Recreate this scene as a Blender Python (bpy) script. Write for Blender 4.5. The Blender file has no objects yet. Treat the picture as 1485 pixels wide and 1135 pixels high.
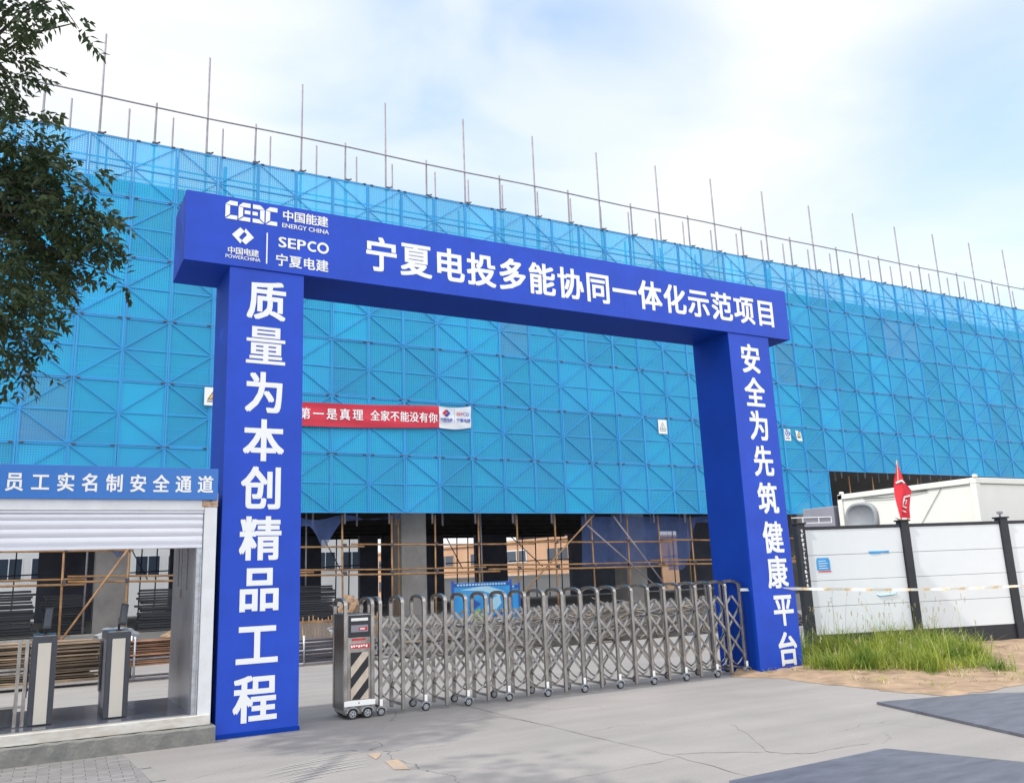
import bpy, bmesh, math, random
from mathutils import Vector, Matrix
random.seed(7)
sc = bpy.context.scene
C = sc.collection

# ------------------------------------------------------------ camera
cd = bpy.data.cameras.new('camera'); cam = bpy.data.objects.new('camera', cd); C.objects.link(cam)
RIGHT = Vector((0.87699, -0.47885, -0.04003)); UP = Vector((-0.0682, -0.20652, 0.97606)); FWD = Vector((0.47565, 0.85326, 0.21377))
M = Matrix((RIGHT, UP, -FWD)).transposed().to_4x4(); M.translation = (-1.8753, -10.4073, 1.6)
cam.matrix_world = M
cd.sensor_width = 36; cd.lens = 1241.1 / 1485 * 36; cd.clip_end = 3000; cd.clip_start = 0.05
sc.camera = cam

# ------------------------------------------------------------ light
SUN_EL, SUN_AZ = math.radians(52), math.radians(1.0)     # sun to the left (-x), a hair towards the viewer
to_sun = Vector((-math.cos(SUN_AZ) * math.cos(SUN_EL), -math.sin(SUN_AZ) * math.cos(SUN_EL), math.sin(SUN_EL)))
sd = bpy.data.lights.new('sun', 'SUN'); sd.energy = 3.0; sd.angle = math.radians(0.9); sd.color = (1, .95, .86)
so = bpy.data.objects.new('sun', sd); C.objects.link(so)
so.rotation_euler = to_sun.to_track_quat('Z', 'Y').to_euler(); so.location = (-20, 0, 30)

w = bpy.data.worlds.new('World'); sc.world = w; w.use_nodes = True
nt = w.node_tree; N = nt.nodes; Lk = nt.links; N.clear()
def nd(t, **k):
    n = N.new(t)
    for a, b in k.items(): setattr(n, a, b)
    return n
sky = nd('ShaderNodeTexSky', sky_type='NISHITA', sun_disc=False, sun_elevation=SUN_EL, sun_rotation=math.atan2(to_sun.x, to_sun.y))
b1 = nd('ShaderNodeBackground'); b1.inputs[1].default_value = 0.15
hs = nd('ShaderNodeHueSaturation'); hs.inputs['Saturation'].default_value = 1.25; hs.inputs['Value'].default_value = 2.0; hs.inputs['Hue'].default_value = .487
Lk.new(sky.outputs[0], hs.inputs['Color']); Lk.new(hs.outputs[0], b1.inputs[0])
b2 = nd('ShaderNodeBackground'); b2.inputs[1].default_value = 1.42; b2.inputs[0].default_value = (.965, .985, 1, 1)
tc = nd('ShaderNodeTexCoord')
def gap(v, lo, hi):
    d = nd('ShaderNodeVectorMath', operation='DOT_PRODUCT'); d.inputs[1].default_value = Vector(v).normalized(); Lk.new(tc.outputs['Generated'], d.inputs[0])
    m = nd('ShaderNodeMapRange', interpolation_type='SMOOTHSTEP'); m.inputs[1].default_value = lo; m.inputs[2].default_value = hi
    Lk.new(d.outputs['Value'], m.inputs[0]); return m.outputs[0]
def math_(op, a, b):
    m = nd('ShaderNodeMath', operation=op)
    for i, x in enumerate((a, b)):
        if isinstance(x, (int, float)): m.inputs[i].default_value = x
        else: Lk.new(x, m.inputs[i])
    return m.outputs[0]
g = math_('ADD', math_('MULTIPLY', gap((.41, .755, .51), .955, 1.0), .95), math_('MULTIPLY', gap((.86, .40, .32), .945, 1.0), .72))
front = nd('ShaderNodeVectorMath', operation='DOT_PRODUCT'); front.inputs[1].default_value = (.42, .90, .1); Lk.new(tc.outputs['Generated'], front.inputs[0])
fm_ = nd('ShaderNodeMapRange', interpolation_type='SMOOTHSTEP'); fm_.inputs[1].default_value = .1; fm_.inputs[2].default_value = .65; fm_.inputs[3].default_value = 1.75; fm_.inputs[4].default_value = 1.04; Lk.new(front.outputs['Value'], fm_.inputs[0])
n2 = nd('ShaderNodeTexNoise'); n2.inputs['Scale'].default_value = 2.1; n2.inputs['Detail'].default_value = 6; n2.inputs['Roughness'].default_value = .5; n2.inputs['Distortion'].default_value = .8
mp2 = nd('ShaderNodeMapping'); mp2.inputs['Scale'].default_value = (1.2, 1, 2.4); mp2.inputs['Rotation'].default_value = (.5, .3, .2); Lk.new(tc.outputs['Generated'], mp2.inputs[0]); Lk.new(mp2.outputs[0], n2.inputs['Vector'])
cmx = nd('ShaderNodeMix', data_type='RGBA'); cmx.inputs[6].default_value = (.83, .885, .96, 1); cmx.inputs[7].default_value = (1, 1, 1, 1)
cr_ = nd('ShaderNodeMapRange', interpolation_type='SMOOTHSTEP'); cr_.inputs[1].default_value = .33; cr_.inputs[2].default_value = .60; Lk.new(n2.outputs['Fac'], cr_.inputs[0]); Lk.new(cr_.outputs[0], cmx.inputs[0])
Lk.new(cmx.outputs[2], b2.inputs[0]); Lk.new(fm_.outputs[0], b2.inputs[1])
no = nd('ShaderNodeTexNoise'); no.inputs['Scale'].default_value = 3.2; no.inputs['Detail'].default_value = 5; no.inputs['Roughness'].default_value = .45; no.inputs['Distortion'].default_value = .5
mp = nd('ShaderNodeMapping'); mp.inputs['Scale'].default_value = (1, 1, 1.9); mp.inputs['Rotation'].default_value = (.3, .2, .5)
Lk.new(tc.outputs['Generated'], mp.inputs[0]); Lk.new(mp.outputs[0], no.inputs['Vector'])
mr = nd('ShaderNodeMapRange', interpolation_type='SMOOTHSTEP'); mr.inputs[1].default_value = .30; mr.inputs[2].default_value = .68
Lk.new(no.outputs['Fac'], mr.inputs[0])
op = math_('SUBTRACT', 1.0, math_('MULTIPLY', math_('MULTIPLY', g, .66), math_('SUBTRACT', 1.25, math_('MULTIPLY', mr.outputs[0], .8))))
op = math_('MINIMUM', math_('MAXIMUM', op, .30), 1.0)
ms = nd('ShaderNodeMixShader'); Lk.new(op, ms.inputs[0]); Lk.new(b1.outputs[0], ms.inputs[1]); Lk.new(b2.outputs[0], ms.inputs[2])
wo = nd('ShaderNodeOutputWorld'); Lk.new(ms.outputs[0], wo.inputs[0])
sc.view_settings.view_transform = 'Standard'; sc.view_settings.look = 'None'; sc.view_settings.exposure = .12; sc.view_settings.gamma = 1
sc.cycles.max_bounces = 8; sc.cycles.transparent_max_bounces = 24

# ------------------------------------------------------------ materials
def mat(name, col, rough=.7, metal=0, var=0, vscale=3, bump=0, bscale=40, spec=.5, col2=None, vdetail=5, rnd=0, stretch=None, trans=0):
    m = bpy.data.materials.new(name); m.use_nodes = True
    t = m.node_tree; n = t.nodes; l = t.links; p = n['Principled BSDF']
    p.inputs['Base Color'].default_value = (*col, 1); p.inputs['Roughness'].default_value = rough; p.inputs['Metallic'].default_value = metal
    p.inputs['Specular IOR Level'].default_value = spec
    co = n.new('ShaderNodeTexCoord'); vec = co.outputs['Object']
    if stretch:
        mpn = n.new('ShaderNodeMapping'); mpn.inputs['Scale'].default_value = stretch; l.new(vec, mpn.inputs[0]); vec = mpn.outputs[0]
    out = None
    if var:
        a = n.new('ShaderNodeTexNoise'); a.inputs['Scale'].default_value = vscale; a.inputs['Detail'].default_value = vdetail; a.inputs['Roughness'].default_value = .6
        l.new(vec, a.inputs['Vector'])
        r = n.new('ShaderNodeMapRange'); r.inputs[1].default_value = .3; r.inputs[2].default_value = .7; l.new(a.outputs['Fac'], r.inputs[0])
        mx = n.new('ShaderNodeMix'); mx.data_type = 'RGBA'; l.new(r.outputs[0], mx.inputs[0])
        c2 = col2 or tuple(c * (1 - var) for c in col)
        mx.inputs[6].default_value = (*col, 1); mx.inputs[7].default_value = (*c2, 1); out = mx.outputs[2]
    if rnd:
        oi = n.new('ShaderNodeObjectInfo'); mr_ = n.new('ShaderNodeMapRange'); mr_.inputs[3].default_value = 1 - rnd; mr_.inputs[4].default_value = 1 + rnd
        l.new(oi.outputs['Random'], mr_.inputs[0]); h = n.new('ShaderNodeHueSaturation'); l.new(mr_.outputs[0], h.inputs['Value'])
        if out: l.new(out, h.inputs['Color'])
        else: h.inputs['Color'].default_value = (*col, 1)
        out = h.outputs[0]
    if out: l.new(out, p.inputs['Base Color'])
    if bump:
        a = n.new('ShaderNodeTexNoise'); a.inputs['Scale'].default_value = bscale; a.inputs['Detail'].default_value = 6; l.new(vec, a.inputs['Vector'])
        b = n.new('ShaderNodeBump'); b.inputs['Strength'].default_value = bump; b.inputs['Distance'].default_value = .02
        l.new(a.outputs['Fac'], b.inputs['Height']); l.new(b.outputs[0], p.inputs['Normal'])
    if trans:
        tr = n.new('ShaderNodeBsdfTranslucent')
        if out: l.new(out, tr.inputs[0])
        else: tr.inputs[0].default_value = (*col, 1)
        mxs = n.new('ShaderNodeMixShader'); mxs.inputs[0].default_value = trans
        l.new(p.outputs[0], mxs.inputs[1]); l.new(tr.outputs[0], mxs.inputs[2]); l.new(mxs.outputs[0], n['Material Output'].inputs[0])
    return m

MT = {}
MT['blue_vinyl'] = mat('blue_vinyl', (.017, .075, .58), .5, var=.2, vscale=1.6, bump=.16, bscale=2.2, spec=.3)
MT['blue_shaded'] = mat('shaded_blue_vinyl', (.003, .045, .36), .6, var=.2, vscale=1.1, bump=.08, bscale=3, spec=.12)  # same vinyl as the front; side and underside shade put into the colour
MT['letter'] = mat('white_lettering', (.82, .84, .86), .5)
MT['sign_blue'] = mat('sign_blue', (.028, .17, .56), .4, var=.08, vscale=2)
MT['white_paint'] = mat('white_painted_steel', (.74, .76, .80), .45, var=.12, vscale=5, bump=.02, bscale=30)
MT['white_worn'] = mat('chipped_white_paint', (.70, .70, .68), .6, var=.5, vscale=7, col2=(.47, .42, .36), vdetail=8, stretch=(.6, 1, 2))
MT['rust'] = mat('rusty_steel', (.62, .50, .40), .8, var=.6, vscale=24, col2=(.28, .12, .05))
MT['shutter'] = mat('shutter_white', (.72, .74, .82), .4, var=.06, vscale=3, stretch=(1, 1, 6))
MT['booth_in'] = mat('booth_inner_panel', (.27, .28, .33), .3, var=.4, vscale=1.8, bump=.03, bscale=8)
MT['booth_floor'] = mat('booth_metal_floor', (.20, .22, .28), .18, metal=.3, var=.25, vscale=3)
MT['galv'] = mat('galvanised_steel', (.52, .55, .60), .4, metal=.6, var=.4, vscale=18, vdetail=8)
MT['steel'] = mat('stainless_steel', (.50, .485, .475), .24, metal=.95, var=.5, vscale=9, col2=(.24, .225, .215), stretch=(1, 1, .5))
MT['steel_dark'] = mat('dark_mirror_steel', (.10, .105, .12), .2, metal=.7, var=.5, vscale=5, stretch=(2, 2, .5))
MT['black'] = mat('black_paint', (.012, .014, .022), .45, var=.3, vscale=6)
MT['black_plastic'] = mat('black_plastic', (.018, .02, .03), .35)
MT['cream_panel'] = mat('cream_panel', (.62, .58, .52), .35, var=.12, vscale=2, stretch=(1, 1, .3))
MT['reflect_white'] = mat('white_reflector', (.85, .86, .86), .4)
MT['red'] = mat('red_plate', (.55, .02, .03), .5)
MT['stripe_tan'] = mat('faded_stripe', (.62, .53, .44), .5, var=.25, vscale=9)
MT['machine_dark'] = mat('dark_slate_enamel', (.05, .056, .075), .3, var=.25, vscale=5)
MT['hood_shade_grey'] = mat('shaded_hood_paint', (.27, .29, .32), .5, var=.15, vscale=4)  # hood stands in shade; that shade is put into its grey
MT['crack'] = mat('crack_shadow', (.085, .08, .08), .95)
MT['rubber'] = mat('rubber', (.012, .012, .013), .6)
MT['tube_grey'] = mat('grey_scaffold_tube', (.30, .285, .32), .5, metal=.3, var=.35, vscale=4)
MT['tube_rust'] = mat('rusty_scaffold_tube', (.46, .27, .12), .65, var=.55, vscale=2.6, col2=(.20, .10, .05), vdetail=8)
MT['tube_blue'] = mat('blue_scaffold_tube', (.05, .26, .55), .5)
MT['coupler'] = mat('dark_coupler', (.06, .06, .08), .6)
MT['frame_blue'] = mat('blue_screen_frame', (.022, .30, .65), .5, rnd=.06)
MT['concrete_col'] = mat('grey_concrete', (.33, .31, .30), .85, var=.3, vscale=1.6, bump=.15, bscale=14, col2=(.22, .21, .205))
MT['concrete_raw'] = mat('raw_concrete', (.27, .265, .26), .9, var=.3, vscale=1.1, bump=.15, bscale=10)
MT['concrete_step'] = mat('dark_step_concrete', (.145, .15, .15), .9, var=.4, vscale=5, bump=.5, bscale=26, col2=(.24, .235, .22))
MT['shaded_wall'] = mat('shaded_wall_tone', (.13, .14, .19), .9, var=.4, vscale=.8)  # interior shade of the far walls put into a dark base colour
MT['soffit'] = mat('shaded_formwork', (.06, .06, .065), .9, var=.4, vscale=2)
MT['wood'] = mat('weathered_plank', (.34, .25, .165), .8, var=.5, vscale=3, col2=(.13, .10, .08), rnd=.7, stretch=(1, 6, 9))
MT['wood_red'] = mat('reddish_plank', (.44, .24, .15), .75, var=.5, vscale=3, col2=(.22, .13, .09), rnd=.5, stretch=(1, 6, 9))
MT['formwork'] = mat('dark_formwork', (.022, .026, .036), .55, var=.5, vscale=4, rnd=.35)
MT['panel_white'] = mat('hoarding_white', (.68, .72, .76), .35, var=.06, vscale=1.2, bump=.03, bscale=2)
MT['hoard_black'] = mat('hoarding_black', (.018, .022, .032), .5, var=.3, vscale=5)
MT['container'] = mat('cream_white_steel', (.72, .72, .68), .45, var=.08, vscale=1.5, bump=.03, bscale=4)
MT['grey_box'] = mat('lilac_grey_steel', (.26, .26, .31), .5, var=.15, vscale=3)
MT['flag'] = mat('red_flag_cloth', (.78, .035, .06), .75, var=.15, vscale=6, trans=.25)
MT['banner'] = mat('red_banner_cloth', (.62, .035, .07), .7, var=.15, vscale=3, stretch=(1, 1, 4))
MT['banner_white'] = mat('white_banner_cloth', (.72, .76, .82), .7, var=.08, vscale=4)
MT['print_blue'] = mat('blue_print', (.03, .06, .38), .6)
MT['print_red'] = mat('red_print', (.55, .02, .04), .6)
MT['paper'] = mat('white_paper', (.78, .80, .78), .6)
MT['yellow'] = mat('yellow_print', (.75, .50, .08), .6)
MT['ink'] = mat('dark_print', (.05, .05, .06), .6)
MT['tape_white'] = mat('white_tape', (.82, .82, .80), .5, trans=.3)
MT['tape_red'] = mat('faded_orange_tape', (.80, .62, .42), .5, trans=.3)
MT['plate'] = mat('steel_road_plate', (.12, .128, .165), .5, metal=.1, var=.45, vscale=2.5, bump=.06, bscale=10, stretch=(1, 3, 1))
MT['dirt'] = mat('sandy_dirt', (.40, .28, .185), .95, var=.55, vscale=3.2, bump=.6, bscale=9, vdetail=9)
MT['brick_pave'] = mat('paving', (.16, .16, .165), .9)
MT['bark'] = mat('bark', (.07, .055, .04), .95, var=.5, vscale=9, bump=.6, bscale=20)
MT['white_wall'] = mat('white_render', (.62, .64, .66), .8, var=.1, vscale=.6)
MT['glass_dark'] = mat('dark_window_glass', (.03, .045, .07), .15)
MT['brown_wall'] = mat('brown_render', (.50, .31, .20), .85, var=.2, vscale=.5)
MT['roof_dark'] = mat('dark_roof_tiles', (.05, .055, .07), .7)
MT['board_blue'] = mat('board_light_blue', (.05, .36, .72), .35, var=.25, vscale=2.2, col2=(.02, .22, .60))
MT['board_navy'] = mat('board_navy', (.02, .08, .35), .4)
MT['board_pale'] = mat('board_pale', (.35, .62, .80), .4)
MT['board_green'] = mat('board_green', (.20, .42, .10), .5)
MT['rag'] = mat('brown_sacking', (.30, .20, .13), .95, var=.4, vscale=12, bump=.5, bscale=30)
MT['grey_tarp'] = mat('grey_tarpaulin', (.22, .23, .26), .45, var=.3, vscale=6)
MT['scrap'] = mat('tangled_steel', (.38, .33, .27), .55, metal=.3, var=.65, vscale=3.5, col2=(.13, .12, .115), vdetail=8)
MT['scrap_base'] = mat('scrap_base', (.075, .07, .068), .95, var=.5, vscale=5, bump=.8, bscale=9)
MT['orange_paint'] = mat('worn_orange_paint', (.44, .30, .18), .85, var=.9, vscale=9, col2=(.25, .235, .235), vdetail=9)
MT['scuff'] = mat('pale_scuff', (.47, .47, .47), .9, var=.9, vscale=20, col2=(.33, .325, .33), vdetail=9)

def leafmat(name, col, col2, trans):
    return mat(name, col, .5, var=.9, vscale=1.7, col2=col2, trans=trans, spec=.35, vdetail=3)
MT['leaf'] = leafmat('dark_green_leaf', (.024, .046, .024), (.075, .105, .04), .3)
MT['grass'] = leafmat('grass_blade', (.075, .17, .018), (.40, .44, .08), .35)
MT['seed'] = mat('dry_seed_head', (.42, .36, .22), .9)

def perforated(name, col, hue_rnd=.08):
    m = bpy.data.materials.new(name); m.use_nodes = True
    t = m.node_tree; n = t.nodes; l = t.links; p = n['Principled BSDF']
    p.inputs['Roughness'].default_value = .5; p.inputs['Specular IOR Level'].default_value = .35
    oi = n.new('ShaderNodeObjectInfo'); mr_ = n.new('ShaderNodeMapRange'); mr_.inputs[3].default_value = .86; mr_.inputs[4].default_value = 1.12; l.new(oi.outputs['Random'], mr_.inputs[0])
    h = n.new('ShaderNodeHueSaturation'); l.new(mr_.outputs[0], h.inputs['Value'])
    co = n.new('ShaderNodeTexCoord')
    a = n.new('ShaderNodeTexNoise'); a.inputs['Scale'].default_value = .55; a.inputs['Detail'].default_value = 6
    geo = n.new('ShaderNodeNewGeometry'); l.new(geo.outputs['Position'], a.inputs['Vector'])
    mx = n.new('ShaderNodeMix'); mx.data_type = 'RGBA'; mx.inputs[6].default_value = (*col, 1); mx.inputs[7].default_value = (col[0] * 1.4, col[1] * .86, col[2] * .93, 1)
    r2 = n.new('ShaderNodeMapRange'); r2.inputs[1].default_value = .4; r2.inputs[2].default_value = .7; l.new(a.outputs['Fac'], r2.inputs[0]); l.new(r2.outputs[0], mx.inputs[0])
    l.new(mx.outputs[2], h.inputs['Color']); l.new(h.outputs[0], p.inputs['Base Color'])
    sx = n.new('ShaderNodeSeparateXYZ'); l.new(co.outputs['Object'], sx.inputs[0])
    def mm(op, x, y):
        q = n.new('ShaderNodeMath'); q.operation = op
        for i, v in enumerate((x, y)):
            if isinstance(v, (int, float)): q.inputs[i].default_value = v
            else: l.new(v, q.inputs[i])
        return q.outputs[0]
    k = 2 * math.pi / .062
    wv = mm('MULTIPLY', mm('ADD', mm('SINE', mm('MULTIPLY', sx.outputs['X'], k), 0), 1), mm('ADD', mm('SINE', mm('MULTIPLY', sx.outputs['Z'], k), 0), 1))
    r = n.new('ShaderNodeMapRange'); r.interpolation_type = 'SMOOTHSTEP'; r.inputs[1].default_value = 1.2; r.inputs[2].default_value = 3.0; r.inputs[3].default_value = .12; r.inputs[4].default_value = .60
    l.new(wv, r.inputs[0])
    tl = n.new('ShaderNodeBsdfTranslucent'); l.new(h.outputs[0], tl.inputs[0])
    m1 = n.new('ShaderNodeMixShader'); m1.inputs[0].default_value = .15; l.new(p.outputs[0], m1.inputs[1]); l.new(tl.outputs[0], m1.inputs[2])
    tr = n.new('ShaderNodeBsdfTransparent'); tr.inputs[0].default_value = (.82, .92, 1, 1)
    m2 = n.new('ShaderNodeMixShader'); l.new(r.outputs[0], m2.inputs[0]); l.new(m1.outputs[0], m2.inputs[1]); l.new(tr.outputs[0], m2.inputs[2])
    l.new(m2.outputs[0], n['Material Output'].inputs[0])
    return m
MT['mesh_blue'] = perforated('blue_perforated_sheet', (.026, .475, .83))
MT['mesh_grey'] = perforated('greyed_perforated_sheet', (.07, .42, .74))

def netmat(name, col, alpha):
    m = mat(name, col, .8, var=.3, vscale=2.5, trans=.3)
    n = m.node_tree.nodes; l = m.node_tree.links
    o = n['Material Output']; src = o.inputs[0].links[0].from_socket
    tr = n.new('ShaderNodeBsdfTransparent'); mx = n.new('ShaderNodeMixShader'); mx.inputs[0].default_value = alpha
    l.new(tr.outputs[0], mx.inputs[1]); l.new(src, mx.inputs[2]); l.new(mx.outputs[0], o.inputs[0])
    return m
MT['safety_net'] = netmat('dark_blue_netting', (.10, .16, .40), .68)

# paving: concrete with cracks
def concrete_ground():
    m = mat('yard_concrete', (.278, .262, .257), .85, var=.3, vscale=.45, bump=.2, bscale=22, col2=(.222, .211, .208), vdetail=10)
    n = m.node_tree.nodes; l = m.node_tree.links; p = n['Principled BSDF']
    src = p.inputs['Base Color'].links[0].from_socket
    co = n.new('ShaderNodeTexCoord')
    f = n.new('ShaderNodeTexNoise'); f.inputs['Scale'].default_value = 60; f.inputs['Detail'].default_value = 4; l.new(co.outputs['Object'], f.inputs['Vector'])
    fr = n.new('ShaderNodeMapRange'); fr.inputs[3].default_value = .80; fr.inputs[4].default_value = 1.2; l.new(f.outputs['Fac'], fr.inputs[0])
    st = n.new('ShaderNodeMapping'); st.inputs['Scale'].default_value = (.5, 3.2, 1); st.inputs['Rotation'].default_value = (0, 0, .12); l.new(co.outputs['Object'], st.inputs[0])
    s = n.new('ShaderNodeTexNoise'); s.inputs['Scale'].default_value = .9; s.inputs['Detail'].default_value = 8; l.new(st.outputs[0], s.inputs['Vector'])
    sr = n.new('ShaderNodeMapRange'); sr.inputs[1].default_value = .3; sr.inputs[2].default_value = .7; sr.inputs[3].default_value = .93; sr.inputs[4].default_value = 1.08; l.new(s.outputs['Fac'], sr.inputs[0])
    dn = n.new('ShaderNodeTexNoise'); dn.inputs['Scale'].default_value = 1.1; dn.inputs['Detail'].default_value = 8; l.new(co.outputs['Object'], dn.inputs['Vector'])
    va = n.new('ShaderNodeVectorMath'); va.operation = 'MULTIPLY_ADD'; va.inputs[1].default_value = (.9, .9, 0); l.new(dn.outputs['Color'], va.inputs[0]); l.new(co.outputs['Object'], va.inputs[2])
    v = n.new('ShaderNodeTexVoronoi'); v.feature = 'DISTANCE_TO_EDGE'; v.inputs['Scale'].default_value = .33; l.new(va.outputs[0], v.inputs['Vector'])
    cr = n.new('ShaderNodeMapRange'); cr.inputs[1].default_value = .0004; cr.inputs[2].default_value = .0022; cr.inputs[3].default_value = .45; cr.inputs[4].default_value = 1; l.new(v.outputs['Distance'], cr.inputs[0])
    mk = n.new('ShaderNodeTexNoise'); mk.inputs['Scale'].default_value = .55; l.new(co.outputs['Object'], mk.inputs['Vector'])
    mkr = n.new('ShaderNodeMapRange'); mkr.inputs[1].default_value = .47; mkr.inputs[2].default_value = .53; l.new(mk.outputs['Fac'], mkr.inputs[0])
    cm = n.new('ShaderNodeMath'); cm.operation = 'MAXIMUM'; l.new(cr.outputs[0], cm.inputs[0]); l.new(mkr.outputs[0], cm.inputs[1])
    a1 = n.new('ShaderNodeMath'); a1.operation = 'MULTIPLY'; l.new(fr.outputs[0], a1.inputs[0]); l.new(sr.outputs[0], a1.inputs[1])
    a2 = n.new('ShaderNodeMath'); a2.operation = 'MULTIPLY'; l.new(a1.outputs[0], a2.inputs[0]); l.new(cm.outputs[0], a2.inputs[1])
    h = n.new('ShaderNodeHueSaturation'); l.new(src, h.inputs['Color']); l.new(a2.outputs[0], h.inputs['Value']); l.new(h.outputs[0], p.inputs['Base Color'])
    return m
MT['ground'] = concrete_ground()
def brick_mat():
    m = MT['brick_pave']; n = m.node_tree.nodes; l = m.node_tree.links; p = n['Principled BSDF']
    co = n.new('ShaderNodeTexCoord'); b = n.new('ShaderNodeTexBrick'); mp_ = n.new('ShaderNodeMapping'); mp_.inputs['Rotation'].default_value = (0, 0, .03)
    l.new(co.outputs['Object'], mp_.inputs[0]); l.new(mp_.outputs[0], b.inputs['Vector'])
    b.inputs['Scale'].default_value = 1; b.inputs['Brick Width'].default_value = .2; b.inputs['Row Height'].default_value = .1; b.inputs['Mortar Size'].default_value = .004
    b.inputs['Color1'].default_value = (.175, .17, .175, 1); b.inputs['Color2'].default_value = (.225, .22, .225, 1); b.inputs['Mortar'].default_value = (.08, .08, .08, 1)
    nz = n.new('ShaderNodeTexNoise'); nz.inputs['Scale'].default_value = 9; nz.inputs['Detail'].default_value = 6; l.new(co.outputs['Object'], nz.inputs['Vector'])
    rr = n.new('ShaderNodeMapRange'); rr.inputs[3].default_value = .75; rr.inputs[4].default_value = 1.3; l.new(nz.outputs['Fac'], rr.inputs[0])
    h = n.new('ShaderNodeHueSaturation'); l.new(b.outputs['Color'], h.inputs['Color']); l.new(rr.outputs[0], h.inputs['Value']); l.new(h.outputs[0], p.inputs['Base Color'])
    bp = n.new('ShaderNodeBump'); bp.inputs['Strength'].default_value = .4; bp.inputs['Distance'].default_value = .01; l.new(b.outputs['Fac'], bp.inputs['Height']); bp.invert = True; l.new(bp.outputs[0], p.inputs['Normal'])
brick_mat()

# ------------------------------------------------------------ mesh helpers
class MB:
    def __init__(s): s.v = []; s.f = []; s.mi = []; s.cur = 0; s.sm = []
    def add(s, vs, fs, smooth=False):
        b = len(s.v); s.v += [tuple(x) for x in vs]
        for f in fs: s.f.append(tuple(i + b for i in f)); s.mi.append(s.cur); s.sm.append(smooth)
        return s
    def box(s, x0, x1, y0, y1, z0, z1, fn=None, skip=()):
        vs = [(x, y, z) for z in (z0, z1) for y in (y0, y1) for x in (x0, x1)]
        if fn: vs = [fn(*q) for q in vs]
        fs = dict(b=(0, 2, 3, 1), t=(4, 5, 7, 6), f=(0, 1, 5, 4), k=(2, 6, 7, 3), l=(0, 4, 6, 2), r=(1, 3, 7, 5))
        return s.add(vs, [fs[k] for k in fs if k not in skip])
    def bbox(s, x0, x1, y0, y1, z0, z1, b=.01):
        bm = bmesh.new(); bmesh.ops.create_cube(bm, size=1)
        for q in bm.verts: q.co = (x0 + (q.co.x + .5) * (x1 - x0), y0 + (q.co.y + .5) * (y1 - y0), z0 + (q.co.z + .5) * (z1 - z0))
        bmesh.ops.bevel(bm, geom=bm.edges[:], offset=b, segments=2, profile=.5, affect='EDGES')
        bm.verts.ensure_lookup_table()
        s.add([q.co[:] for q in bm.verts], [[q.index for q in f.verts] for f in bm.faces]); bm.free(); return s
    def tube(s, pts, r, seg=8, cap=True, closed=False):
        pts = [Vector(p) for p in pts]; n = len(pts); rings = []; rr = r if isinstance(r, (list, tuple)) else [r] * n
        pv = None; vs = []
        for i, p in enumerate(pts):
            d = (pts[min(i + 1, n - 1)] - pts[max(i - 1, 0)]).normalized()
            if pv is None:
                a = Vector((0, 0, 1)) if abs(d.z) < .9 else Vector((1, 0, 0)); u = d.cross(a).normalized()
            else:
                u = (pv - d * pv.dot(d)).normalized()
            pv = u; q = d.cross(u)
            for k in range(seg):
                t = 2 * math.pi * k / seg; vs.append(p + (u * math.cos(t) + q * math.sin(t)) * rr[i])
        fs = [(i * seg + k, i * seg + (k + 1) % seg, (i + 1) * seg + (k + 1) % seg, (i + 1) * seg + k) for i in range(n - 1) for k in range(seg)]
        if cap: fs += [tuple(range(seg))[::-1], tuple((n - 1) * seg + k for k in range(seg))]
        return s.add(vs, fs, True)
    def bar(s, a, b, wx, wy, up=(0, 1, 0)):
        a, b = Vector(a), Vector(b); d = (b - a).normalized(); u = Vector(up); q = d.cross(u).normalized(); u = q.cross(d)
        vs = [p + q * i * wx / 2 + u * j * wy / 2 for p in (a, b) for (i, j) in ((-1, -1), (1, -1), (1, 1), (-1, 1))]
        return s.add(vs, [(0, 3, 2, 1), (4, 5, 6, 7), (0, 1, 5, 4), (1, 2, 6, 5), (2, 3, 7, 6), (3, 0, 4, 7)])
    def prism(s, poly, y0, y1, fn=None):      # poly in (x,z), extruded along y
        n = len(poly); vs = [(x, y0, z) for x, z in poly] + [(x, y1, z) for x, z in poly]
        if fn: vs = [fn(*q) for q in vs]
        return s.add(vs, [tuple(range(n)), tuple(range(2 * n - 1, n - 1, -1))] + [(i, i + n, (i + 1) % n + n, (i + 1) % n) for i in range(n)])
    def slab(s, poly, z0, z1):
        n = len(poly); vs = [(x, y, z0) for x, y in poly] + [(x, y, z1) for x, y in poly]
        return s.add(vs, [tuple(range(n))[::-1], tuple(range(n, 2 * n))] + [(i, (i + 1) % n, (i + 1) % n + n, i + n) for i in range(n)])
    def disc(s, c, r0, y0, y1, seg=16):
        return s.prism([(c[0] + r0 * math.cos(2 * math.pi * k / seg), c[1] + r0 * math.sin(2 * math.pi * k / seg)) for k in range(seg)], y0, y1)
    def mesh(s, name, mats):
        me = bpy.data.meshes.new(name); me.from_pydata(s.v, [], s.f)
        ml = mats if isinstance(mats, list) else [mats]
        for m in ml: me.materials.append(MT[m])
        me.polygons.foreach_set('material_index', s.mi); me.polygons.foreach_set('use_smooth', s.sm)
        bm = bmesh.new(); bm.from_mesh(me); bmesh.ops.recalc_face_normals(bm, faces=bm.faces[:]); bm.to_mesh(me); bm.free()
        return me
    def build(s, name, mats, parent=None, loc=None):
        o = bpy.data.objects.new(name, s.mesh(name, mats)); C.objects.link(o)
        if parent: o.parent = parent
        if loc: o.location = loc
        return o
def tag(o, label, cat, group=None, kind=None):
    if label: o['label'] = label
    if cat: o['category'] = cat
    if group: o['group'] = group
    if kind: o['kind'] = kind
    return o
def thing(name, label, cat, loc=(0, 0, 0), rz=0, group=None):
    o = bpy.data.objects.new(name, None); C.objects.link(o); o.location = loc; o.rotation_euler = (0, 0, rz); o.empty_display_size = .2
    return tag(o, label, cat, group)
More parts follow.
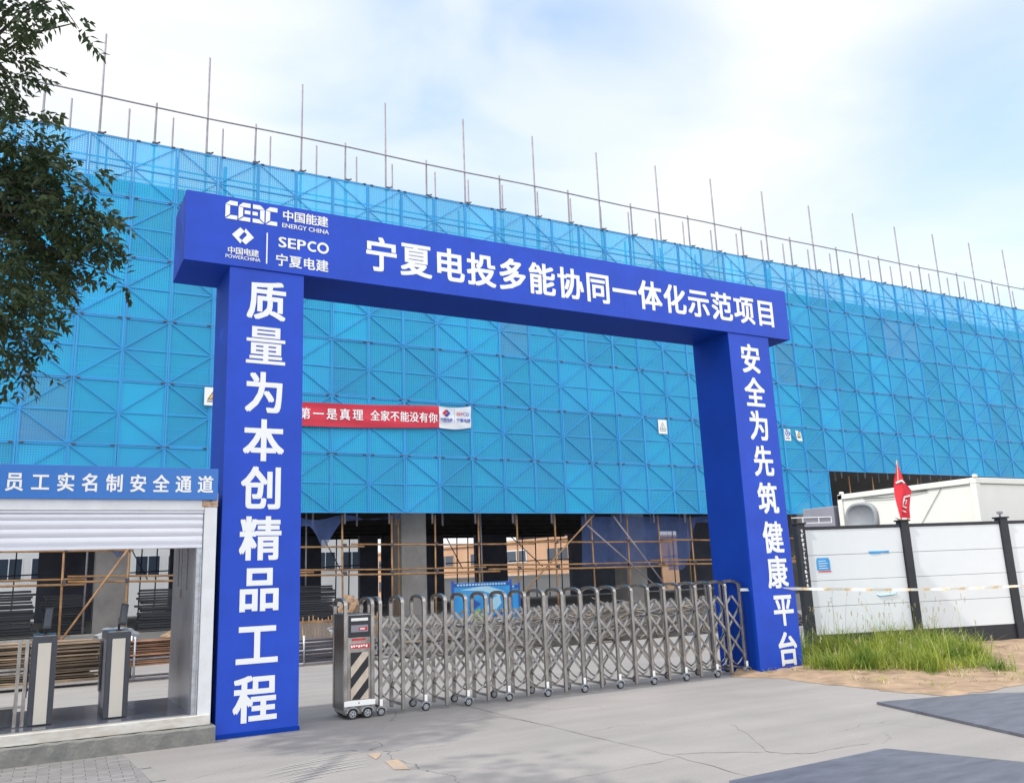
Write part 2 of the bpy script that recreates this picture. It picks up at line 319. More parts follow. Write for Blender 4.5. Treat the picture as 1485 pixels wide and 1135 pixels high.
def dup(root, loc=None, label=None):
    r = root.copy(); C.objects.link(r)
    if loc is not None: r.location = loc
    if label: r['label'] = label
    for ch in root.children:
        c = ch.copy(); C.objects.link(c); c.parent = r
        for gc in ch.children:
            d = gc.copy(); C.objects.link(d); d.parent = c
    return r

_gl = {}
def glyph(ch):
    if ch not in _gl:
        cu = bpy.data.curves.new('glyph', 'FONT'); cu.body = ch; cu.align_x = 'CENTER'; cu.resolution_u = 3
        o = bpy.data.objects.new('glyph', cu); C.objects.link(o); bpy.context.view_layer.update()
        me = o.to_mesh(); _gl[ch] = ([v.co.copy() for v in me.vertices], [tuple(p.vertices) for p in me.polygons])
        o.to_mesh_clear(); bpy.data.objects.remove(o); bpy.data.curves.remove(cu)
    return _gl[ch]
def text(mb, s, x, z, y, size, adv=None, sx=1.0, bold=.024, align='c', vc=.38):
    """write s on the plane facing -y; each glyph thickened; (x,z) = centre of first glyph (adv given) or of the whole string"""
    offs = [(0, 0), (bold, bold), (-bold, bold), (bold, -bold), (-bold, -bold), (bold, 0), (-bold, 0)] if bold else [(0, 0)]
    if adv is None:
        vs, fs = glyph(s); items = [(vs, fs, x)]
    else: items = [(*glyph(c), x + i * adv) for i, c in enumerate(s) if c != ' ']
    for i_, (vs, fs, xx) in enumerate(items):
        vz = .4 if adv is not None and s.replace(' ', '')[i_] in '量' else .75
        for k, (ox, oz) in enumerate(offs):
            mb.add([(xx + (v.x + ox) * size * sx, y - .0004 * k, z + (v.y - vc + oz * vz) * size) for v in vs], [f[::-1] for f in fs])

ORD = ['first', 'second', 'third', 'fourth', 'fifth', 'sixth', 'seventh', 'eighth', 'ninth', 'tenth', 'eleventh', 'twelfth', 'thirteenth', 'fourteenth', 'fifteenth', 'sixteenth', 'seventeenth', 'eighteenth', 'nineteenth', 'twentieth']
def ordw(i):
    if i < 20: return ORD[i]
    t = {2: 'twenty', 3: 'thirty', 4: 'forty'}[(i + 1) // 10]; r = (i + 1) % 10
    return t + '-' + ORD[r - 1] if r else {2: 'twentieth', 3: 'thirtieth', 4: 'fortieth'}[(i + 1) // 10]

# ------------------------------------------------------------ ground
gr = MB(); gr.add([(-500, -500, 0), (500, -500, 0), (500, 500, 0), (-500, 500, 0)], [(0, 1, 2, 3)])
tag(gr.build('ground', 'ground'), 'pale cracked concrete yard in front of and behind the gate', 'ground', kind='structure')
bp_ = MB(); bp_.slab([(-6, -.17), (-.95, -.25), (-.93, -.5), (-.76, -2.2), (-.6, -6), (-6, -6)], .001, .005)
tag(bp_.build('brick_pavement', 'brick_pave'), 'small grey paving bricks in front of the turnstile cabin', 'pavement', kind='structure')
kb = MB()
for i in range(8):
    t0, t1 = i / 8, (i + 1) / 8; e = lambda t: (-.93 + .33 * t, -.5 - 5.5 * t)
    a, b = e(t0 + .004), e(t1 - .004); kb.slab([(a[0], a[1]), (b[0], b[1]), (b[0] + .11, b[1]), (a[0] + .11, a[1])], .002, .008)
tag(kb.build('kerb', 'concrete_raw'), 'flush row of kerb stones edging the brick pavement', 'kerb', kind='structure')
# sandy strip along the hoarding
def dirt():
    mb = MB(); nx, ny = 60, 26; rnd = random.Random(4); from mathutils import noise
    front = [(7.6, .1), (7.95, -.55), (7.86, -1.3), (7.9, -2.0), (7.85, -2.7), (8.0, -3.4), (9.5, -3.35), (12, -3.6), (16, -4.5), (22, -6)]
    back = [(9.3, 1.2), (9.6, 1.8), (10.2, 2.0), (10.9, 1.9), (11.6, 1.65), (12.5, 1.4), (13.6, 1.0), (15.2, .55), (18, -.3), (23, -1.9)]
    def samp(L, t):
        t *= len(L) - 1; i = min(int(t), len(L) - 2); u = t - i; return (L[i][0] * (1 - u) + L[i + 1][0] * u, L[i][1] * (1 - u) + L[i + 1][1] * u)
    vs = []
    for i in range(nx + 1):
        a, b = samp(front, i / nx), samp(back, i / nx)
        for j in range(ny + 1):
            u = j / ny; x, y = a[0] * (1 - u) + b[0] * u, a[1] * (1 - u) + b[1] * u
            if j == 0: x += noise.noise((i * .7, 0, 3)) * .12; y += noise.noise((i * .7, 5, 3)) * .12
            z = .004 + min(u * 4, 1) * (.05 + .05 * noise.noise((x * 1.6, y * 1.6, 0)) + .025 * noise.noise((x * 6, y * 6, 2)))
            vs.append((x, y, max(z, .004)))
    mb.add(vs, [(i * (ny + 1) + j, (i + 1) * (ny + 1) + j, (i + 1) * (ny + 1) + j + 1, i * (ny + 1) + j + 1) for i in range(nx) for j in range(ny)], True)
    tag(mb.build('dirt', 'dirt'), 'strip of sandy dirt in front of the white hoarding', 'dirt', kind='structure')
dirt()
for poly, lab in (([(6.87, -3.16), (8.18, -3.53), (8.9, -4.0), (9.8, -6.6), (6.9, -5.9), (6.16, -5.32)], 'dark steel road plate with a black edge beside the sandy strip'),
                  ([(4.75, -4.95), (2.9, -5.0), (1.8, -6.2), (3.5, -8.0), (5.6, -7.2), (5.2, -6.3)], 'dark flat slab nearest the viewer at the bottom edge')):
    mb = MB(); mb.slab(poly, .004, .03); tag(mb.build('dark_slab', 'plate'), lab, 'steel plate', 'steel plates laid on the yard')  # nearest slab: flat dark patch drawn with the same plate material
ck = MB(); rs = random.Random(8)
for L in ([(3.2, 1.07), (3.23, -.91), (3.24, -2.6), (3.25, -3.95), (3.2, -4.94)], [(4.73, -3.03), (4.47, -3.56), (4.0, -4.28), (4.07, -4.49), (4.23, -4.59), (4.58, -4.58), (4.96, -4.61)], [(3.28, -3.85), (3.54, -3.96), (3.98, -4.3)], [(2.7, -.81), (2.9, -.8), (3.14, -.82), (3.21, -1.17), (3.22, -1.56)], [(2.01, -4.06), (2.57, -4.04), (3.25, -3.99)], [(5.49, -4.37), (5.29, -4.58), (5.01, -4.7)]):
    P = []
    for a, b in zip(L[:-1], L[1:]):
        for q in range(6): t = q / 6; P.append((a[0] + (b[0] - a[0]) * t + rs.uniform(-.018, .018), a[1] + (b[1] - a[1]) * t + rs.uniform(-.018, .018)))
    P.append(L[-1])
    ck.add([(x + d * .8, y + d * .6, .0035) for i, (x, y) in enumerate(P) for w_ in (rs.uniform(.002, .006) * (1 if 0 < i < len(P) - 1 else .2),) for d in (-w_, w_)], [(2 * i, 2 * i + 2, 2 * i + 3, 2 * i + 1) for i in range(len(P) - 1)])
tag(ck.build('cracks', 'crack'), 'thin dark cracks running through the concrete yard', 'cracks', kind='structure')
sf = MB(); rs = random.Random(3)
for k in range(15):
    x0, y0 = rs.uniform(-.25, .35), -2.75 + k * .055 + rs.uniform(-.03, .03); L = rs.uniform(.3, 1.0); w_ = rs.uniform(.004, .011); P = [(x0 + L * t, y0 + .16 * L * t + .05 * math.sin(t * 2.5)) for t in (0, .33, .66, 1)]
    sf.add([(x, y + d * (1 - abs(2 * i / 3 - 1) * .7), .0042 + k * .0001) for i, (x, y) in enumerate(P) for d in (-w_, w_)], [(2 * i, 2 * i + 2, 2 * i + 3, 2 * i + 1) for i in range(3)])
tag(sf.build('scuff_marks', 'scuff'), 'pale scrape marks on the concrete near the left gate post', 'marking', kind='structure')
ar = MB(); z_ = .0045
ar.add([(x, y, z_) for x, y in ((1.07, -1.95), (1.21, -1.96), (1.14, -2.12), (1.06, -2.24))], [(0, 1, 2, 3)])
ar.add([(x, y, z_) for x, y in ((1.10, -2.36), (1.22, -2.38), (1.15, -2.86), (1.03, -2.78))], [(0, 1, 2, 3)])
tag(ar.build('road_marking', 'orange_paint'), 'worn orange paint mark on the concrete', 'marking', kind='structure')

# ------------------------------------------------------------ entrance gantry
gan = thing('entrance_gantry', 'tall purple blue entrance arch with white Chinese lettering over the folding gate', 'gateway')
PW, S_, H_ = .9226, 8.152, 5.53
def post(x, chars, xs, zs, size, sxx):
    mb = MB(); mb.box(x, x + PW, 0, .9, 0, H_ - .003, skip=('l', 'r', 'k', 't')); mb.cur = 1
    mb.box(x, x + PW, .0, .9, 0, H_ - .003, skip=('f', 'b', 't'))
    o = mb.build('post', ['blue_vinyl', 'blue_shaded'], gan)
    fl = MB(); fl.box(x - .012, x + PW + .012, -.012, .0, 0, .05); fl.build('skirting', 'blue_shaded', o)
    tm = MB()
    for c, xx, zz in zip(chars, xs, zs): text(tm, c, xx, zz, -.003, size, adv=1, sx=sxx, bold=.027)
    tm.build('lettering', 'letter', o)
post(0, '质量为本创精品工程', [.459, .46, .459, .458, .452, .448, .445, .435, .428], [5.132, 4.549, 3.952, 3.362, 2.785, 2.191, 1.611, .992, .398], .535, .93)
post(S_, '安全为先筑健康平台', [8.61, 8.63, 8.65, 8.667, 8.68, 8.705, 8.722, 8.77, 8.775], [5.108, 4.519, 3.95, 3.355, 2.736, 2.10, 1.54, .951, .341], .535, .86)
bm_ = MB(); BL, BR, BB, BT = -.546, 9.59, 5.53, 6.434
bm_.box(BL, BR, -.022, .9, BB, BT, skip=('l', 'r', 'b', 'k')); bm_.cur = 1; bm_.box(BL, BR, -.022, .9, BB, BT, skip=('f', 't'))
beam = bm_.build('beam', ['blue_vinyl', 'blue_shaded'], gan)
for xs_ in (.40, 3.1, 6.0, 8.6): mb = MB(); mb.box(xs_, xs_ + .007, -.0235, -.0221, BB + .01, BT - .01); mb.build('seam', 'blue_vinyl', beam)
tm = MB(); text(tm, '宁夏电投多能协同一体化示范项目', 1.972, 5.965, -.026, .515, adv=.5063, sx=.93, bold=.027); tm.build('lettering', 'letter', beam)
lg = MB(); y = -.026
def poly(pts): lg.prism(pts, y - .003, y + .001)
def pb(x0, z0, w_, h_):  # one strokes block of the emblem: scaled from unit drawing
    pass
# four-letter emblem built of bevelled blocks
ex, ez, eh = -.082, 6.137, .245
def E(L): poly([(ex + a * .65, ez + b * eh) for a, b in L])
def cshape(x0, flip=False):
    f = (lambda a: 2 * x0 + .235 - a) if flip else (lambda a: a)
    t = lambda L: E([(f(x0 + a), b) for a, b in L])
    t([(.0, .80), (.08, 1.0), (.225, 1.0), (.225, .76), (.09, .76), (.0, .80)][:5]); t([(.0, .06), (.085, .26), (.085, .73), (.0, .77)]); t([(.005, .0), (.10, .22), (.225, .22), (.225, .0)])
cshape(.0); cshape(.245); cshape(.505, True); cshape(.765)
E([(.36, .40), (.47, .40), (.47, .60), (.36, .60)]); E([(.51, .40), (.61, .40), (.61, .60), (.51, .60)])
text(lg, '中国能建', .70, 6.306, y, .155, adv=.152, bold=.022)
text(lg, 'ENERGY CHINA', .93, 6.167, y, .085, sx=1.02, bold=.012, vc=.35)
d0 = [(.006, 5.936), (.105, 6.043), (.158, 5.998), (.096, 5.918), (.094, 5.903), (.130, 5.874), (.111, 5.829)]
poly(d0); c0 = (.1405, 5.934); poly([(2 * c0[0] - a, 2 * c0[1] - b) for a, b in d0])
text(lg, '中国电建', .006, 5.727, y, .1, adv=.0955, bold=.02); text(lg, 'POWERCHINA', .147, 5.645, y, .066, sx=.98, bold=.012, vc=.35)
lg.box(.431, .447, y - .003, y, 5.61, 6.026)
text(lg, 'SEP', .757, 5.932, y, .195, sx=1.25, bold=.02, vc=.35)
def ring(cx, cz, r, th, a0=0, a1=360, n=28):
    for k in range(n):
        t0, t1 = math.radians(a0 + (a1 - a0) * k / n), math.radians(a0 + (a1 - a0) * (k + 1) / n)
        poly([(cx + (r - th) * math.cos(t0), cz + (r - th) * math.sin(t0)), (cx + r * math.cos(t0), cz + r * math.sin(t0)), (cx + r * math.cos(t1), cz + r * math.sin(t1)), (cx + (r - th) * math.cos(t1), cz + (r - th) * math.sin(t1))])
ring(1.03, 5.932, .073, .028, 50, 310); ring(1.163, 5.932, .078, .03)
text(lg, '宁夏电建', .63, 5.688, y, .17, adv=.175, bold=.022)
lg.build('emblem', 'letter', beam)

# ------------------------------------------------------------ folding gate
GA = thing('folding_gate', 'stainless steel folding gate drawn across the entrance between the blue posts', 'folding gate', (2.05, .345, 0), math.radians(-1.4))
GY0, GY1, SPC = 0.0, .45, .3
def arch_frame(wheel):
    mb = MB(); q = .046
    for yy in (GY0, GY1): mb.bbox(-q / 2, q / 2, yy - .022, yy + .022, .03 if not wheel else .10, 1.36, .006)
    n = 10
    for k in range(n):
        t0, t1 = math.pi * k / n, math.pi * (k + 1) / n; c = (GY0 + GY1) / 2; R = (GY1 - GY0) / 2
        p = lambda t, r: (c - r * math.cos(t), 1.345 + (.085 + (r - R)) * math.sin(t) ** .7)
        a, b, d, e = p(t0, R + .022), p(t1, R + .022), p(t1, R - .022), p(t0, R - .022)
        mb.add([(sx, yy, zz) for sx in (-q / 2 + .001, q / 2 - .001) for yy, zz in (a, b, d, e)], [(0, 1, 2, 3), (7, 6, 5, 4), (0, 4, 5, 1), (1, 5, 6, 2), (2, 6, 7, 3), (3, 7, 4, 0)])
    mb.box(-.014, .014, GY0, GY1, .09, .115)
    mb.box(-.022, .022, GY0 - .026, GY0 + .026, 1.33, 1.362)
    return mb
def wheel_mb(r=.05, w_=.03):
    mb = MB(); mb.disc((0, r), r, -w_, 0, 18); mb.cur = 1
    n = 16; mb.disc((0, r), r * .68, -w_ - .003, -w_ + .001, 16); mb.cur = 0; mb.disc((0, r), r * .5, -w_ - .005, -w_ - .002, 12); mb.cur = 1
    for k in range(5):
        t = 2 * math.pi * k / 5; mb.bar((0, -w_ - .006, r), (math.cos(t) * r * .6, -w_ - .006, r + math.sin(t) * r * .6), .012, .006)
    mb.disc((0, r), r * .2, -w_ - .012, -w_, 10)
    return mb
def cover_mb(r=.068):
    mb = MB(); n = 12; vs = []
    for yy in (-.045, .005):
        for rr in (r, r - .01):
            for k in range(n + 1):
                t = math.radians(15 + 150 * k / n); vs.append((rr * math.cos(t), yy, .05 + rr * math.sin(t)))
    m_ = n + 1; fs = []
    for k in range(n): fs += [(k, k + 1, 2 * m_ + k + 1, 2 * m_ + k), (m_ + k, m_ + k + 1, 3 * m_ + k + 1, 3 * m_ + k), (k, k + 1, m_ + k + 1, m_ + k), (2 * m_ + k, 2 * m_ + k + 1, 3 * m_ + k + 1, 3 * m_ + k)]
    mb.add(vs, fs, False); return mb
wm = wheel_mb().mesh('wheel', ['rubber', 'galv']); cm_ = cover_mb().mesh('wheel_cover', 'galv')
f_w, f_p = arch_frame(True).mesh('arch_frame', 'steel'), arch_frame(False).mesh('arch_frame', 'steel')
rf = MB(); rf.bbox(-.02, .02, GY0 - .03, GY0 - .021, .12, .2, .004); rfm = rf.mesh('reflector', 'reflect_white')
def link(name, me, parent, loc=(0, 0, 0)):
    o = bpy.data.objects.new(name, me); C.objects.link(o); o.parent = parent; o.location = loc; return o
NF = 21
for k in range(NF):
    fo = link('arch_frame', f_w if k % 2 == 0 else f_p, GA, (k * SPC, 0, 0))
    if k % 2 == 0:
        link('wheel', wm, fo, (.0, GY0 + .005, 0)); link('wheel', wm, fo, (0, GY1 + .02, 0)); link('wheel_cover', cm_, fo, (0, GY0, 0)); link('reflector', rfm, fo)
def lattice(yy, dy):
    lm = MB(); x0, x1, xm, top = .0, SPC, SPC / 2, 1.22
    B = lambda a, b, off: lm.bar((a[0], yy + off, a[1]), (b[0], yy + off, b[1]), .032, .012)
    for lo, hi in ((.30, .66), (.66, 1.02)):
        B((x0, lo), (x1, hi), dy); B((x0, hi), (x1, lo), -dy)
    B((x0, 1.02), (xm, top - .02), dy); B((x1, 1.02), (xm, top - .02), -dy)
    lm.tube([(x0, yy, .30), (xm * .55, yy, .20), (xm, yy, .155)], .011, 6); lm.tube([(x1, yy, .30), (xm * 1.45, yy, .20), (xm, yy, .155)], .011, 6)
    for zz in (.48, .84, 1.18): lm.disc((xm, zz), .016, yy - .024, yy + .024, 8)
    for zz in (.30, .66, 1.02): lm.disc((x0, zz), .015, yy - .024, yy + .024, 8)
    return lm.mesh('scissor_lattice', 'steel')
for lmesh in (lattice(GY0 + .032, .012), lattice(GY1 - .032, -.012)):
    for k in range(NF - 1): link('scissor_lattice', lmesh, GA, (k * SPC, 0, 0))
# drive head
hd = MB(); hx0, hx1 = -.475, -.095
hd.bbox(hx0, hx1, GY0 - .01, GY1 + .01, .09, 1.255, .012)
head = hd.build('drive_head', 'steel_dark', GA)
for xx in (hx0 + .015, hx1 - .015):
    mb = MB(); mb.v = []
    src = arch_frame(True); mb.add([(a + xx, b - .02 if b < .2 else b + .0, c) for a, b, c in src.v], src.f); mb.build('arch_frame', 'steel', head)
fp = MB(); fy = GY0 - .014
fp.box(hx0 + .045, hx1 - .035, fy - .004, fy + .01, .2, 1.245); fp.build('front_plate', 'steel', head)
bpn = MB(); bpn.bbox(hx0 + .055, hx1 - .045, fy - .02, fy, .965, 1.235, .006); bpl = bpn.build('control_panel', 'black_plastic', head)
d1 = MB(); d1.box(hx0 + .085, hx1 - .075, fy - .023, fy - .0195, 1.165, 1.20); d1.cur = 1; d1.box(hx0 + .085, hx1 - .075, fy - .023, fy - .0195, 1.03, 1.115); d1.cur = 2; d1.box(hx0 + .185, hx1 - .085, fy - .026, fy - .0232, 1.05, 1.085); d1.cur = 3
d1.box(hx0 + .20, hx1 - .12, fy - .028, fy - .0262, 1.06, 1.075)
d1.build('display', ['paper', 'grey_box', 'print_red', 'paper'], bpl)
d2 = MB(); d2.box(hx0 + .1, hx1 - .1, fy - .008, fy - .004, .925, .95); d2.box(hx0 + .08, hx1 - .05, fy - .008, fy - .004, .83, .885); d2.cur = 1
for k in range(7): d2.box(hx0 + .085 + k * .032, hx0 + .108 + k * .032, fy - .011, fy - .0083, .842 + (k % 3) * .006, .872)
d2.build('maker_plate', ['red', 'reflect_white'], head)
stp = MB(); sx0, sx1, sz0, sz1 = hx0 + .085, hx1 - .07, .225, .785
stp.box(sx0, sx1, fy - .010, fy - .004, sz0, sz1); stp.cur = 1
wd, hh = sx1 - sx0, .13
def clipstripe(c):   # diagonal stripe rising to the right, clipped to the panel
    pts = []; rise = .26
    P = [(sx0, c), (sx1, c + rise), (sx1, c + rise + hh), (sx0, c + hh)]
    def clip(P, f, v):
        out = []
        for i in range(len(P)):
            a, b = P[i], P[(i + 1) % len(P)]; ia, ib = f(a[1], v), f(b[1], v)
            if ia: out.append(a)
            if ia != ib: t = (v - a[1]) / (b[1] - a[1]); out.append((a[0] + t * (b[0] - a[0]), v))
        return out
    P = clip(P, lambda z, v: z >= v, sz0); P = P and clip(P, lambda z, v: z <= v, sz1)
    return P
for c in (.05 - .13, .31 - .13 + .0, .57 - .13):
    P = clipstripe(c + .04)
    if P and len(P) > 2: stp.prism(P, fy - .013, fy - .0101)
stp.build('hazard_stripes', ['black', 'stripe_tan'], head)
bu = MB(); bu.bbox(hx0 - .005, hx1 + .012, fy - .035, fy + .006, .15, .215, .006); bu.cur = 1; bu.box(-.30, -.288, fy - .0375, fy - .0345, .178, .195); bu.build('bumper', ['reflect_white', 'ink'], head)
sk = MB(); sk.bbox(hx0 + .01, hx1, fy - .01, GY1, .05, .15, .01); sk.build('skirt', 'steel', head)
whm = wheel_mb(.062, .035).mesh('wheel', ['rubber', 'galv']); chm = cover_mb(.082).mesh('wheel_cover', 'galv')
for xx in (hx0 + .10, hx1 - .09):
    link('wheel', whm, head, (xx, fy - .005, 0)); link('wheel_cover', chm, head, (xx, fy - .01, .012)); link('wheel', whm, head, (xx, GY1 + .03, 0))

# ------------------------------------------------------------ turnstile cabin
CB = thing('checkpoint_cabin', 'white container cabin with half raised roller shutter and blue safety passage sign', 'cabin', (0, 0, .18))
X0 = -4.6; XE = -.065; Zt = 2.68 - .18
fr = MB()
fr.bbox(XE - .14, XE, -.06, .10, .0, Zt - .13, .008); fr.bbox(X0, X0 + .14, -.06, .10, .0, Zt - .13, .008)
fr.bbox(XE - .14, XE, 1.75, 1.9, .0, Zt - .13, .008); fr.bbox(X0, X0 + .14, 1.75, 1.9, .0, Zt - .13, .008)
fr.bbox(X0 + .14, XE - .142, -.06, .06, Zt - .17, Zt - .02, .006); fr.bbox(X0 + .14, XE - .142, 1.8, 1.9, Zt - .17, Zt - .02, .006)
fr.build('frame', 'white_paint', CB)
bs = MB(); bs.bbox(X0, XE - .01, -.09, .06, .002, .11, .008); bs.build('base_beam', 'white_worn', CB)
cc = MB(); cc.bbox(XE - .17, XE + .004, -.07, .11, Zt - .13, Zt + .03, .006); cc.cur = 1; cc.disc((XE - .075, Zt - .045), .022, -.0725, -.069, 14); cc.build('corner_casting', ['rust', 'ink'], CB)
rfb = MB(); rfb.box(X0 + .02, XE - .02, .07, 1.79, Zt - .06, Zt + .01); rfb.build('roof', 'white_paint', CB)
ct = MB(); ct.box(X0 + .1, XE - .15, .08, 1.8, Zt - .2, Zt - .17); ct.build('ceiling', 'booth_in', CB)
wl = MB(); wl.box(XE - .21, XE - .15, .10, 1.76, .10, Zt - .2); wl.build('side_wall', 'booth_in', CB)
ws = MB(); ws.box(XE - .03, XE - .022, .10, 1.76, .02, Zt - .14); ws.build('outer_skin', 'white_paint', CB)
flr = MB(); flr.box(X0 + .02, XE - .06, .062, 1.9, .02, .115); flr.build('floor', 'booth_floor', CB)
jm = MB(); jm.box(XE - .205, XE - .145, -.03, .10, .11, Zt - .58); jm.cur = 1
for k in range(70): jm.box(XE - .17, XE - .16, -.032, -.0295, .14 + k * .024, .152 + k * .024)
jm.build('shutter_rail', ['galv', 'grey_box'], CB)
sh = MB(); zs = [Zt - .205 + .0, 2.407 - .18, 2.316 - .18, 2.226 - .18, 2.125 - .18]
prof = []
sh.bbox(X0 + .14, XE - .145, -.045, .03, Zt - .20, Zt - .172, .004)
for a, b in zip(zs[:-1], zs[1:]):
    n = 6; pts = []
    for k in range(n + 1):
        u = k / n; pts.append((-.025 - .020 * math.sin(math.pi * min(1, u * 1.02)), a - (a - b) * u * .97 - .001))
    vs = [(x, yy, zz) for yy, zz in pts for x in (X0 + .14, XE - .15)]
    sh.add(vs, [(2 * k, 2 * k + 1, 2 * k + 3, 2 * k + 2) for k in range(n)])
    sh.box(X0 + .14, XE - .15, -.02, -.012, b - .004, a)
sh.bbox(X0 + .14, XE - .15, -.05, -.005, 2.09 - .18, 2.125 - .18, .005)
sh.build('roller_shutter', 'shutter', CB)
sg = MB(); sg.bbox(-2.26, XE - .008, -.10, -.072, 2.625 - .18, 2.985 - .18, .004); sgo = sg.build('sign_board', 'sign_blue', CB)
sw = MB(); sw.box(-2.29, -2.263, -.10, -.07, 2.62 - .18, 3.0 - .18); sw.box(X0, -2.293, -.095, -.072, 2.62 - .18, 3.0 - .18); sw.build('sign_edge', 'white_paint', CB)
tm = MB(); text(tm, '员工实名制安全通道', -2.116, 2.803 - .18, -.102, .205, adv=.238, sx=.86, bold=.024); tm.build('lettering', 'letter', sgo)
nt_ = MB(); xw = XE - .2115
for (y0, y1, z0, z1) in ((.55, .95, 1.45, 2.2), (.98, 1.06, 1.35, 2.2), (1.25, 1.5, 1.5, 2.2)):
    nt_.cur = 0; nt_.box(xw - .004, xw, y0, y1, z0, z1); nt_.cur = 1
    for k in range(9): nt_.box(xw - .006, xw - .0042, y0 + .04, y1 - .04 - .03 * (k % 3), z1 - .1 - k * .07, z1 - .075 - k * .07)
nt_.cur = 2; nt_.box(xw - .006, xw - .0042, .985, 1.055, 1.36, 1.46)
nt_.build('notice', ['grey_tarp', 'grey_box', 'rag'], CB)
stp_ = MB()
def rough_slab(x0, x1, y0, y1, z0, z1):
    n = 46; vs = []
    for i in range(n + 1):
        x = x0 + (x1 - x0) * i / n; r1, r2, r3 = random.uniform(-.008, .008), random.uniform(-.01, .01), random.uniform(-.008, .008)
        vs += [(x, y0 + r1, z0), (x, y0 + .006 + r2, z1 + r3 - .012), (x, y0 + .02 + r1, z1 + r2 * .5), (x, y1, z1), (x, y1, z0)]
    fs = []
    for i in range(n):
        for j in range(5): fs.append((i * 5 + j, i * 5 + (j + 1) % 5, (i + 1) * 5 + (j + 1) % 5, (i + 1) * 5 + j))
    stp_.add(vs, fs + [(0, 1, 2, 3, 4), tuple(n * 5 + k for k in (4, 3, 2, 1, 0))])
rough_slab(-4.7, -.03, -.185, 1.95, 0, .178)
tag(stp_.build('concrete_step', 'concrete_step'), 'rough dark concrete base under the white turnstile cabin', 'step', kind='structure')

# turnstiles
def turnstile(x0, x1, y0, label, tilt):
    t = thing('turnstile', label, 'turnstile', ((x0 + x1) / 2, y0, .297), 0, 'turnstiles in the cabin')
    hw = (x1 - x0) / 2; mb = MB(); mb.bbox(-hw, hw, 0, .82, 0, .905, .008); mb.build('body', 'machine_dark', t)
    mb = MB(); mb.bbox(-hw + .055, hw - .055, -.012, .004, .012, .835, .004); mb.build('front_panel', 'cream_panel', t)
    mb = MB(); mb.bbox(-hw - .004, -hw + .002, .1, .74, .1, .83, .002); mb.bbox(hw - .002, hw + .004, .1, .74, .1, .83, .002); mb.build('glass_side', 'grey_box', t)
    mb = MB(); mb.bbox(-hw + .01, hw - .01, .01, .81, .905, .912, .002); mb.build('top_plate', 'steel', t)
    st = MB(); st.tube([(0, .10, .91), (0, .11, 1.0), (.0, .09, 1.06)], .012, 8); st.bbox(-.03, .03, .07, .13, .912, .93, .004); so_ = st.build('reader_stand', 'black_plastic', t)
    rd = MB(); rd.bbox(-.042, .042, -.012, .012, -.12, .12, .008); r_ = rd.build('face_reader', 'black_plastic', t, (.02 + tilt * .1, .08, 1.09)); r_.rotation_euler = (math.radians(-14), math.radians(tilt * 60), math.radians(20 * (1 if tilt >= 0 else -1)))
    sc_ = MB(); sc_.box(-.034, .034, -.0145, -.0118, -.09, .10); sc_.build('reader_screen', 'glass_dark', r_)
    wg = MB(); wg.bbox(-hw - .03, -hw - .018, .42, .62, .25, .8, .004); wg.build('barrier_wing', 'glass_dark', t)
    return t
turnstile(-1.835, -1.60, .38, 'black turnstile with a cream front panel beside the steel railing', -.02)
turnstile(-1.115, -.872, .36, 'black turnstile with cream panel and tilted reader near the cabin side wall', .2)
rl = thing('steel_railing', 'narrow steel railing left of the turnstiles inside the cabin', 'railing', (-2.08, .42, .297))
for xx in (-.16, .13, .2): mb = MB(); mb.bbox(xx - .018, xx + .018, -.018, .018, 0, .88, .004); mb.build('upright', 'steel', rl)
for zz in (.2, .54, .58, .87): mb = MB(); mb.bbox(-.5, .198, -.013, .013, zz - .012, zz + .012, .003); mb.build('rail', 'steel', rl)
mb = MB(); mb.box(-.5, .11, -.004, .004, .02, .19); mb.build('kick_plate', 'steel_dark', rl)

# ------------------------------------------------------------ facade frame of reference
TH, SL, WX, WY, WZ, CW, CH = -.0054, -.00244, 5.563, 14.0, 3.678, 1.15, .875
def W(s, d=0, z=0): return (WX + s * math.cos(TH) - d * math.sin(TH), WY + s * math.sin(TH) + d * math.cos(TH), z + s * SL)
ROT = (0, -SL, TH)
Wm = lambda x, y, z: W(x, y, z)

# screen panels: each one cell wide, two cells tall, with one brace per cell
def panel_meshes(par):
    fm = MB(); t = .016
    fm.box(.004, .042, -.030, .008, 0.004, 2 * CH - .004); fm.box(CW - .042, CW - .004, -.030, .008, 0.004, 2 * CH - .004)
    for zz, th in ((.006, .036), (CH - .014, .028), (2 * CH - .042, .036)): fm.box(.043, CW - .043, -.028, .006, zz, zz + th)
    for r in (0, 1):
        a, b = ((0.03, r * CH + .03), (CW - .03, (r + 1) * CH - .03)) if (par + r) % 2 == 0 else ((CW - .03, r * CH + .03), (.03, (r + 1) * CH - .03))
        fm.bar((a[0], -.034, a[1]), (b[0], -.034, b[1]), .026, .024)
    return fm.mesh('frame', 'frame_blue')
pf = [panel_meshes(0), panel_meshes(1)]
sheets = []
for v in range(4):
    for mname in ('mesh_blue', 'mesh_grey'):
        sm_ = MB(); rn = random.Random(v); n = 6
        vs = [(.02 + (CW - .04) * i / n, rn.uniform(-.007, .007) if 0 < i < n and 0 < j < 2 * n else 0, .01 + (2 * CH - .02) * j / (2 * n)) for j in range(2 * n + 1) for i in range(n + 1)]
        sm_.add(vs, [(j * (n + 1) + i, j * (n + 1) + i + 1, (j + 1) * (n + 1) + i + 1, (j + 1) * (n + 1) + i) for j in range(2 * n) for i in range(n)], True)
        sheets.append(sm_.mesh('perforated_sheet', mname))
cl = MB()
cl.bbox(-.05, .05, -.055, -.02, 2 * CH - .03, 2 * CH + .012, .006)
clm = cl.mesh('clip', 'coupler')
rowname = ['lowest', 'second lowest', 'third lowest', 'third highest', 'second highest', 'topmost']
C0, C1 = -8, 32
prn = random.Random(11)
